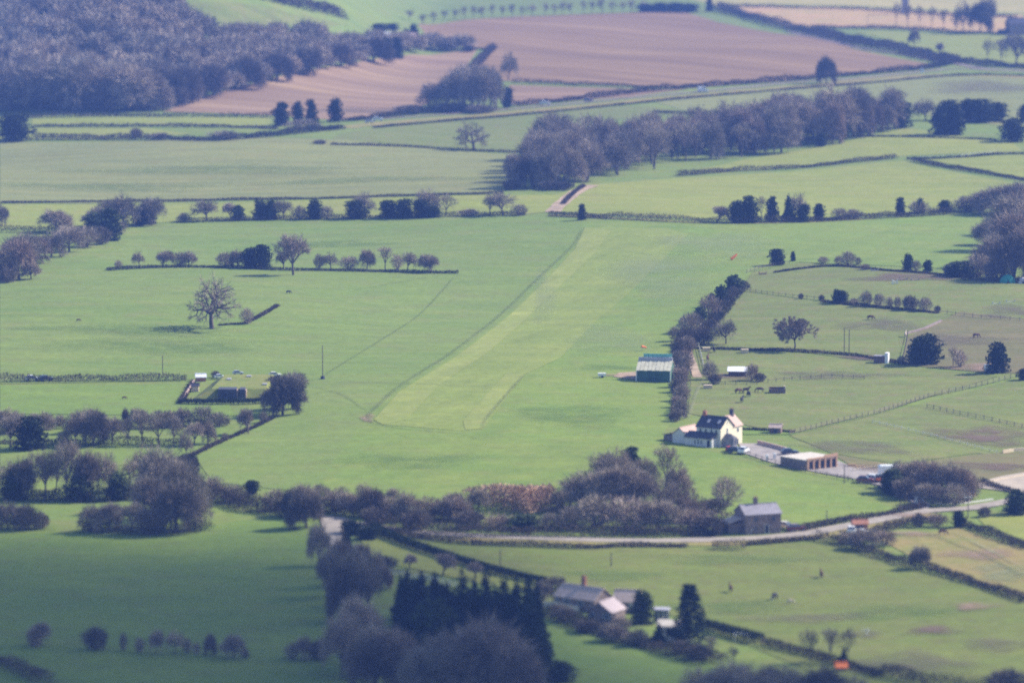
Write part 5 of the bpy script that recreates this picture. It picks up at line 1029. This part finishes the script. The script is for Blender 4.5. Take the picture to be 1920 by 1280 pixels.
# ------------------------------------------------------------------ vehicles
WH = MB()
for i in range(2): pass
def wheel_mesh():
    return MB().tube((0, -.11, 0), (0, .11, 0), .33, .33, 12).mesh('wheel', C_['tyre'])
WHEEL = wheel_mesh(); HUB = MB().tube((0, -.13, 0), (0, .13, 0), .17, .17, 8).mesh('hub', C_['sheet2'])
PAINT = {}
def vehicle(px, py, deg, paint, label, kind='car', s=1.0, group=None):
    if paint not in PAINT: PAINT[paint] = solid('vehicle_paint', paint, .25, .03, spec=.6)
    pm = PAINT[paint]
    p = G(px, py); v = thing('car' if kind == 'car' else kind, (p.x, p.y, p.z + .26), R(deg), label, kind.replace('_', ' '), group, (s, s, s))
    if kind == 'car':
        prof = [(-2.1, .28), (2.1, .28), (2.15, .62), (1.95, .82), (1.0, .92), (-1.95, .98), (-2.1, .7)]; cab = [(-1.7, .985), (.95, .925), (.3, 1.42), (-1.35, 1.45)]; wd = .85
    elif kind == 'van':
        prof = [(-2.5, .3), (2.5, .3), (2.55, .9), (2.1, 1.15), (1.5, 1.2), (1.0, 2.15), (-2.4, 2.2), (-2.5, 2.1)]; cab = None; wd = .95
    else:                                        # caravan or horse box
        prof = [(-2.6, .45), (2.4, .45), (2.7, 1.3), (2.2, 2.45), (-2.3, 2.5), (-2.65, 2.2)]; cab = None; wd = 1.1
    MB().prism(prof, lambda u, w: (u, -wd, w), lambda u, w: (u, wd, w)).build('body', pm, v)
    if cab:
        MB().prism(cab, lambda u, w: (u, -wd * (.98 if w < 1 else .78), w), lambda u, w: (u, wd * (.98 if w < 1 else .78), w)).build('windows', C_['glass'], v)
        MB().box(-1.32, -.62, 1.452, .28, .62, 1.5).build('roof', pm, v)
    else:
        for y in (-wd - .02, wd + .004): MB().box(.2 if kind != 'van' else -.2, y, 1.3, 1.4 if kind != 'van' else 1.0, y + .016, 1.9).build('side_window', C_['glass'], v)
    for x in (-1.3, 1.3):
        for y in (-wd + .02, wd - .02):
            w = link('wheel', WHEEL, v); w.location = (x, y, .33 - .26 + .0 + .26 * 0 + .05); link('hub', HUB, w)
    if kind == 'car':
        for y in (-.6, .6): MB().box(2.151, y - .15, .6, 2.19, y + .15, .75).build('headlight', C_['frame'], v)
W_, G_, DR = (.8, .8, .8), (.45, .47, .50), (.16, .035, .03)
vehicle(708, 227, 6, W_, 'white car on the main road just right of the four cypresses', s=1.2)
vehicle(693, 231, 4, G_, 'pale grey car following close behind the white one by the cypresses')
vehicle(1022, 197, 8, W_, 'bright white car on the main road right of the small copse', s=1.25)
vehicle(957, 200, 8, W_, 'white car half hidden by the small copse', s=.8)
vehicle(1103, 191, 8, (.10, .12, .2), 'dark blue car on the main road')
vehicle(1318, 173, 8, W_, 'white hatchback on the main road below the harrowed field', 'van', s=1.05)
vehicle(1714, 101, -30, G_, 'grey car between the hedges of the far lane')
vehicle(1404, 998, -60, W_, 'white car parked at the left end of the stone cottage')
vehicle(1474, 992, -40, (.7, .62, .5), 'cream car parked at the right end of the stone cottage')
vehicle(1493, 996, 20, DR, 'dark red car parked behind the cream one at the cottage')
vehicle(1597, 1000, 80, W_, 'white car parked left of the little brick shed')
vehicle(1617, 1003, 60, W_, 'white car parked in front of the little brick shed', s=.8)
vehicle(1394, 850, 70, W_, 'white car at the end of the farmhouse')
vehicle(1380, 850, -20, (.03, .04, .07), 'dark blue car beside the farmhouse conservatory')
vehicle(1366, 846, 80, (.6, .04, .04), 'small red car in front of the farmhouse gable', s=.7)
vehicle(1622, 905, -12, DR, 'dark red car at the left of the vehicles by the thicket')
vehicle(1638, 903, -35, W_, 'white car between the red one and the orange digger')
vehicle(1668, 893, 10, W_, 'white caravan parked against the thorn thicket', 'caravan')
vehicle(1860, 698, 6, W_, 'white van parked by the egg-shaped evergreen', 'van', s=.85)
vehicle(1480, 853, 10, (.03, .05, .08), 'dark car parked behind the garage block')
vehicle(412, 710, 15, W_, 'white car behind the reservoir beside a dark bush', s=.7)
vehicle(446, 703, 10, G_, 'silver car on the far side of the reservoir', s=.7)
vehicle(515, 707, 5, (.85, .85, .7), 'pale cream car under the trees at the end of the reservoir', s=.8)
plant(404, 708, 16, 14, 'darkbush', 'small dark bush behind the reservoir')
vehicle(60, 714, 10, W_, 'white car half hidden in the brown hedge at the left edge', s=.9)
vehicle(86, 714, 20, (.08, .1, .16), 'dark blue car beside the white one in the brown hedge', s=.9)
for px, py, lab in ((1598, 876, 'pale orange log pile at the corner of the gravel drive'), (1614, 879, 'second smaller pale log pile beside the green verge')):
    v = place('log_pile', px, py, 8, lab, 'log pile')
    for r_, n_ in ((0, 4), (1, 3), (2, 2)):
        for i in range(n_): MB().tube((-1.0, .3 * i + .15 * r_, .15 + .26 * r_), (.9 + .1 * (i % 2), .3 * i + .15 * r_, .15 + .26 * r_), .15, .14, 8).build('log', C_['tan'], v)
v = place('digger', 1650, 905, 15, 'orange digger with a raised white arm by the thicket', 'digger')
MB().box(-1.1, -.8, .7, 1.0, .8, 1.3).build('body', C_['orange'], v); MB().box(-.9, -.6, 1.31, .1, .5, 2.1).build('cab', C_['glass'], v); MB().box(-1.3, -1, 0, 1.3, -.6, .6).box(-1.3, .6, 0, 1.3, 1, .6).build('track', C_['tyre'], v)
MB().tube((.9, 0, 1.2), (1.4, 0, 2.9), .14, .12).tube((1.4, 0, 2.9), (2.3, 0, 1.8), .12, .1).build('arm', C_['frame'], v); MB().box(2.1, -.3, 1.3, 2.6, .3, 1.8).build('bucket', C_['orange'], v)
v = place('trailer', 1129, 708, 5, 'small white trailer standing on the grass left of the hangar', 'trailer')
MB().box(-1.1, -.6, .5, 1.0, .6, 1.3).build('body', C_['frame'], v); MB().tube((1, 0, .55), (1.9, 0, .45), .05, .05).build('drawbar', C_['rail'], v)
for y in (-.65, .65): w = link('wheel', WHEEL, v); w.location = (0, y, .33)
# dome tents
for px, py, rx, hh, m, lab in ((1889, 530, 2.6, 2.6, 'teal', 'turquoise dome tent at the edge of the right hand wood'), (1918, 531, 1.6, 1.9, 'tin', 'white dome tent next to the turquoise one')):
    v = place('dome_tent', px, py, 0, lab, 'tent'); b = MB(); n = 14; vs = []; fs = []
    for i in range(6):
        a = math.pi / 2 * i / 5
        for j in range(n): vs.append((rx * math.cos(a) * math.cos(6.283 * j / n), rx * .8 * math.cos(a) * math.sin(6.283 * j / n), hh * math.sin(a)))
    for i in range(5):
        for j in range(n): fs.append((i * n + j, i * n + (j + 1) % n, (i + 1) * n + (j + 1) % n, (i + 1) * n + j))
    b.add(vs, fs).build('canopy', C_[m], v); MB().prism([(-.5, 0), (.5, 0), (0, 1.1)], lambda u, w: (u, -rx * .8 - .03, w), lambda u, w: (u, -rx * .8 + .2, w)).build('door', C_['dark'], v)
# windsocks
for px, py, s_, lab in ((1374, 488, 1.5, 'orange windsock at the far end of the airfield'), (1203, 658, 1.0, 'orange windsock just behind the green hangar')):
    v = place('windsock', px, py, 25, lab, 'windsock'); v.scale = (s_, s_, s_)
    MB().tube((0, 0, -.2), (0, 0, 1.5), .04, .03).build('pole', C_['frame'], v)
    MB().tube((0, 0, 1.3), (.9, 0, 1.15), .34, .28, 10).tube((.9, 0, 1.15), (1.5, 0, .9), .28, .18, 10).build('sock', C_['orange'], v) if s_ < 1.2 else MB().tube((-.4, 0, .3), (.4, 0, .8), .34, .3, 10).tube((.4, 0, .8), (1.0, 0, 1.3), .3, .2, 10).build('sock', C_['orange'], v)
v = place('road_sign', 1729, 139, 0, 'small bright white triangular sign on the main road verge', 'sign')
MB().tube((0, 0, 0), (0, 0, 1.5), .08, .08).build('post', C_['frame'], v); MB().prism([(-1.1, 1.0), (1.1, 1.0), (0, 3.6)], lambda u, w: (u, -.05, w), lambda u, w: (u, .05, w)).build('board', C_['tin'], v)

# ------------------------------------------------------------------ poles
def pole(px, py, hpx, label, arm=False, m='pole', r=.13):
    p = G(px, py); s = PPM(p); H = hpx / s
    v = thing('utility_pole', p, 0, label, 'pole')
    MB().tube((0, 0, -.5), (0, 0, H), r, r * .75, 8).build('shaft', C_[m], v)
    if arm:
        MB().box(-.9, -.06, H - .5, .9, .06, H - .36).build('crossarm', C_['frame'], v)
        for x in (-.8, 0, .8): MB().tube((x, 0, H - .355), (x, 0, H - .15), .06, .05).build('insulator', C_['frame'], v)
    return v
for a in [(305, 702, 36, 'slim pole standing in the hedge left of the reservoir'), (605, 711, 64, 'tall slim pole at the foot of the slanting path'), (938, 1069, 40, 'pole rising from the clipped hedge of the lower pasture'),
          (1146, 1062, 28, 'pole in the middle of the pony pasture'), (1550, 981, 25, 'slim pole right of the stone cottage'), (1815, 970, 42, 'utility pole with crossarm where the lane forks', True), (1583, 662, 48, 'left pole of the pale pair behind the paddocks'),
          (1592, 663, 46, 'right pole of the pale pair behind the paddocks'), (1688, 962, 24, 'slim pole by the lower corner of the drive'), (1583, 906, 36, 'slim pole on the gravel drive by the garages'), (1132, 22, 20, 'far pole above the harrowed field'), (1627, 48, 40, 'far pole in the straw coloured field'), (1720, 660, 30, 'slim pole left of the big dark evergreen')]:
    pole(*a)
tag(MB().tube(G(605, 711), G(605, 711) + Vector((0, 0, .9)), .7, .5, 9).build('stump', C_['dark']), 'dark stump at the foot of the tall slim pole', 'stump')
p = G(1626, 1192); v = thing('marker_post', p, 0, 'short white post with crossbar in the pony pasture', 'post'); MB().tube((0, 0, 0), (0, 0, 1.5), .09, .08).build('shaft', C_['frame'], v); MB().box(-1.2, -.05, 1.2, .5, .05, 1.32).build('crossbar', C_['frame'], v)

# ------------------------------------------------------------------ fences
POST = {}
def fence(pts, label, h=1.25, gap=3.2, mat='rail', rails=2, pr=.07, name='fence'):
    P = [Vector(G(*p).xy) for p in pts]; L = []
    for a, b in zip(P, P[1:]):
        n = max(1, round((b - a).length / gap)); L += [a.lerp(b, k / n) for k in range(n)]
    L.append(P[-1]); Q = [Vector((p.x, p.y, float(terrain(p.x, p.y)))) for p in L]
    v = thing(name, Q[0], 0, label, 'fence')
    key = (h, mat, pr)
    if key not in POST: POST[key] = MB().box(-pr, -pr, -.3, pr, pr, h).mesh('fence_post', C_[mat])
    for q in Q:
        o = link('post', POST[key], v); o.location = q - Q[0]
    for z in [h * (k + .75) / (rails + .2) for k in range(rails)]:
        b = MB()
        for a, c in zip(Q, Q[1:]):
            a = a - Q[0]; c = c - Q[0]; up = Vector((0, 0, .05)); n = (c - a).normalized().cross(Vector((0, 0, 1))) * .03; zz = Vector((0, 0, z))
            b.add([a - n - up + zz, c - n - up + zz, c + n - up + zz, a + n - up + zz, a - n + up + zz, c - n + up + zz, c + n + up + zz, a + n + up + zz], [(3, 2, 1, 0), (4, 5, 6, 7), (0, 1, 5, 4), (1, 2, 6, 5), (2, 3, 7, 6), (3, 0, 4, 7)])
        b.build('rail', C_[mat], v)
fence([(1480, 815), (1560, 795), (1650, 774), (1740, 745), (1830, 726), (1905, 707)], 'dark post and rail fence slanting up across the paddocks')
fence([(1636, 793), (1690, 805), (1745, 818), (1800, 832), (1870, 851)], 'thin pale fence descending to the muddy patch', mat='rail_white', rails=1, h=1.0)
fence([(1738, 765), (1800, 778), (1860, 790), (1930, 806)], 'dark rail fence at the right edge of the paddocks')
fence([(1396, 547), (1460, 555), (1540, 563)], 'wire fence running left of the paddock bushes', rails=1)
fence([(1760, 587), (1840, 597), (1930, 603)], 'wire fence continuing right of the paddock bushes', rails=1)
fence([(1400, 512), (1430, 503), (1480, 495)], 'short fence at the top corner of the paddocks', rails=2)
fence([(1310, 650), (1316, 675), (1322, 702)], 'greenish fence along the dirt track', mat='rail_white', rails=2, gap=2.4)
fence([(1745, 930), (1800, 921), (1850, 912), (1885, 921)], 'dark paddock rails in front of the sand arena')
fence([(1440, 718), (1500, 712), (1560, 708), (1620, 712)], 'broken fence line behind the animal pen', rails=1)
fence([(1340, 722), (1380, 722), (1420, 722)], 'brown fence below the white field shelter')
fence([(1702, 628), (1698, 650), (1690, 684)], 'fence beside the tumbled stone wall', rails=1)
fence([(730, 1076), (770, 1084), (810, 1090), (855, 1100)], 'white rail fence above the dark conifers', mat='rail_white', rails=3, gap=1.6)
fence([(1590, 902), (1640, 914), (1690, 935), (1712, 950)], 'dark fence along the field side of the drive')
fence([(1395, 852), (1440, 868), (1510, 885), (1590, 901)], 'dark fence below the farmhouse yard')
fence([(1600, 884), (1630, 880), (1655, 878)], 'pale palings beside the small green verge', mat='wood_pale', gap=1.2, rails=1)
fence([(1720, 299), (1800, 294), (1870, 287)], 'pale far rail fence by the meadow corner', mat='rail_white', rails=2, gap=4)

# ------------------------------------------------------------------ horses and ponies
def horse_mesh(graze, name='horse_body'):
    if graze: hd = [(.75, 0, 1.25), (1.05, 0, 1.0), (1.3, 0, .62), (1.42, 0, .3), (1.35, 0, .12)]
    else: hd = [(.75, 0, 1.4), (1.0, 0, 1.72), (1.15, 0, 1.95), (1.38, 0, 1.8), (1.58, 0, 1.6)]
    V = [(0, 0, 1.15), (-.55, 0, 1.2), (-.8, 0, 1.15), (.5, 0, 1.2)] + hd
    Rr = [(.32, .34), (.33, .34), (.24, .26), (.30, .34), (.2, .24), (.15, .19), (.12, .15), (.12, .13), (.07, .08)]
    E = [(0, 1), (1, 2), (0, 3), (3, 4), (4, 5), (5, 6), (6, 7), (7, 8)]
    for x, top, kn in ((.55, 3, 0), (-.68, 1, 1)):
        for y in (-.17, .17):
            k = len(V)
            if kn: V += [(x + .08, y, .85), (x - .1, y, .55), (x - .02, y, .28), (x + .02, y, .02)]; Rr += [(.17, .15), (.08, .08), (.05, .05), (.06, .06)]
            else: V += [(x, y, .85), (x + .02, y, .5), (x, y, .25), (x + .03, y, .02)]; Rr += [(.12, .12), (.07, .07), (.05, .05), (.06, .06)]
            E += [(top, k), (k, k + 1), (k + 1, k + 2), (k + 2, k + 3)]
    k = len(V); V += [(-1.0, 0, 1.05), (-1.08, 0, .6)]; Rr += [(.07, .07), (.06, .06)]; E += [(2, k), (k, k + 1)]
    me = bpy.data.meshes.new(name); me.from_pydata(V, E, []); o = bpy.data.objects.new('body_source', me); COL.objects.link(o)
    o.modifiers.new('skin', 'SKIN'); me.skin_vertices[0].data[0].use_root = True
    for i, r in enumerate(Rr): me.skin_vertices[0].data[i].radius = r
    o.modifiers.new('sub', 'SUBSURF').levels = 1
    dg = bpy.context.evaluated_depsgraph_get(); m2 = bpy.data.meshes.new_from_object(o.evaluated_get(dg)); bpy.data.objects.remove(o)
    return m2
HG, HS = horse_mesh(True), horse_mesh(False)
def horse(px, py, deg, graze, mat, label, s=1.0, group=None, name='horse'):
    p = G(px, py); v = thing(name, p, R(deg), label, name, group, (s, s, s)); me = (HG if graze else HS).copy(); me.materials.clear(); me.materials.append(C_[mat]); link('body', me, v)
    mz = (1.0, 1.2, 1.5) if not graze else (.9, 1.1, 1.3)
    MB().prism([(.55, 1.45), (mz[0] - .05, mz[2] + (.25 if not graze else -.0)), (mz[0] - .1, mz[2] + (.1 if not graze else -.2)), (.5, 1.25)], lambda u, w: (u, -.05, w), lambda u, w: (u, .05, w)).build('mane', C_['hide_black'], v)
for a in [(1632, 600, 10, True, 'hide_brown', 'brown horse grazing alone in the middle of the upper paddock'), (1327, 676, 80, False, 'hide_brown', 'dark brown horse near the track fence'), (1339, 661, 100, False, 'hide_black', 'dark horse beside the cream feed box'),
          (1384, 738, 30, True, 'hide_brown', 'leftmost brown pony of the group before the field shelter'), (1399, 737, -30, False, 'hide_brown', 'tallest brown pony of the group before the field shelter'), (1404, 744, 110, True, 'hide_black', 'dark pony with head down beside the tall brown one'),
          (1391, 755, 70, False, 'hide_black', 'black pony standing lowest in the horse paddock'), (1425, 736, 170, True, 'hide_brown', 'brown pony closest to the plank pen'), (1452, 1124, 60, True, 'hide_black', 'large black horse with white feet in the pony pasture'),
          (1370, 1110, 100, False, 'hide_brown', 'brown pony left of the black horse'), (1540, 1083, 95, False, 'hide_brown', 'brown pony standing upright high in the pony pasture'), (1482, 1132, 10, True, 'hide_pale', 'pale foal lying right of the black horse', .7), (1767, 1003, 0, True, 'hide_brown', 'small dark pony in the corner of the dry meadow', .9),
          (1830, 634, 20, True, 'hide_brown', 'brown horse grazing in the worn far paddock'), (1698, 632, 80, False, 'hide_pale', 'pale horse beside the tumbled wall')]:
    horse(*a)
v = MB().box(-.3, -1.1, 0, .3, -.95, .4)
p = G(1447, 1124); tag(MB().tube(p, p + Vector((0, 0, .45)), .28, .2, 8).build('feed_bucket', C_['frame']), 'white feed bucket at the feet of the black horse', 'bucket')
for px, py, kind, lab in ((147, 603, 'hide_brown', 'small brown sheep alone left of the old oak'), (541, 551, 'hide_black', 'dark sheep between the oak and the bush row'), (233, 749, 'hide_brown', 'small brown sheep in the strip field left of the reservoir')):
    horse(px, py, 20, True, kind, lab, .6 if px != 541 else .75, name='sheep')
# jumps and logs in the upper paddock
for i, (px, py, w, hh, m, lab) in enumerate([(1678, 533, 1.6, 1.3, 'frame', 'white upright jump at the left of the scattered jumps'), (1694, 525, 2.6, .7, 'pink', 'pinkish pole jump beside the white one'), (1716, 526, 2.4, .6, 'pink', 'second pinkish pole jump furthest right'), (1640, 508, 2.4, .6, 'sheet2', 'grey jump by the scruffy boundary'),
        (1430, 515, 2.4, .9, 'tan', 'orange tan box at the top corner of the paddocks'), (1868, 570, 2.2, .5, 'white', 'white log pile left of the far right fence'), (1895, 566, 2.6, .5, 'white', 'pale log pile at the right edge')]):
    v = place('horse_jump', px, py, 10, lab, 'jump')
    for x in (-w / 2, w / 2): MB().box(x - .12, -.12, 0, x + .12, .12, hh + .3).build('stand', C_[m], v)
    for z in (.25, .5, .8):
        if z < hh: MB().tube((-w / 2 + .12, 0, z * hh), (w / 2 - .12, 0, z * hh), .1, .1).build('pole', C_[m], v)
# little football goal in the cottage garden
v = place('football_goal', 1390, 1203, -15, 'small white football goal against the clipped garden hedge', 'goal')
for x in (-1.4, 1.3): MB().box(x, 0, 0, x + .1, .1, 1.6).build('post', C_['frame'], v)
MB().box(-1.4, 0, 1.61, 1.4, .1, 1.7).build('crossbar', C_['frame'], v)

# ------------------------------------------------------------------ haze and the cloud that shades the lower left
def haze_box():
    b = MB().box(-7200, -3200, -6, 7200, 12200, 185)
    m = bpy.data.materials.new('valley_haze'); m.use_nodes = True; n = m.node_tree
    n.nodes.remove(n.nodes['Principled BSDF'])
    v = n.nodes.new('ShaderNodeVolumePrincipled'); v.inputs['Density'].default_value = HAZE_DENSITY
    v.inputs['Color'].default_value = (*HAZE_COLOR, 1); v.inputs['Anisotropy'].default_value = 0.0
    n.links.new(v.outputs[0], n.nodes['Material Output'].inputs['Volume'])
    return tag(b.build('haze', m), 'thin blue spring haze filling the valley', kind='stuff')
haze_box()

def cloud(name, cx, cy, rx, ry, rz, alt, dens, label, seed=0):
    """a flat-based cumulus between the sun and the shaded ground centred on cx, cy"""
    k = alt / math.tan(SUN_EL)
    c = Vector((cx + k * math.sin(SUN_AZ), cy + k * math.cos(SUN_AZ), alt))
    r = np.random.default_rng(seed); N, K = 48, 24; V = []
    # rings run from the crown of the cloud out to its thin rim and back in under its base
    rings = [(i / K, 1) for i in range(K + 1)] + [(i / K, -.4) for i in range(K - 1, -1, -1)]
    for rr, s in rings:
        h = (1 - rr * rr) ** 2 * rz * s; rr = max(.003, rr)
        for j in range(N):
            ph = 2 * math.pi * j / N
            q = rr * (1 + .13 * math.sin(3 * ph + seed) + .08 * math.sin(5 * ph + 2 * rr) + .05 * math.sin(9 * ph - 3 * rr))
            V.append((c.x + rx * q * math.cos(ph), c.y + ry * q * math.sin(ph), c.z + h))
    F = [(i * N + j, (i + 1) * N + j, (i + 1) * N + (j + 1) % N, i * N + (j + 1) % N) for i in range(2 * K) for j in range(N)]
    me = mesh_np(name, V, F, [])
    m = bpy.data.materials.new('cloud_vapour'); m.use_nodes = True; n = m.node_tree
    n.nodes.remove(n.nodes['Principled BSDF'])
    v = n.nodes.new('ShaderNodeVolumePrincipled'); v.inputs['Density'].default_value = dens; v.inputs['Color'].default_value = (1, 1, 1, 1)
    n.links.new(v.outputs[0], n.nodes['Material Output'].inputs['Volume'])
    me.materials.append(m)
    return tag(link(name, me), label, kind='stuff')
cloud('cloud', -78, 745, 200, 315, 95, 480, 0.05, 'passing spring cloud high beyond the right of the view', 2)
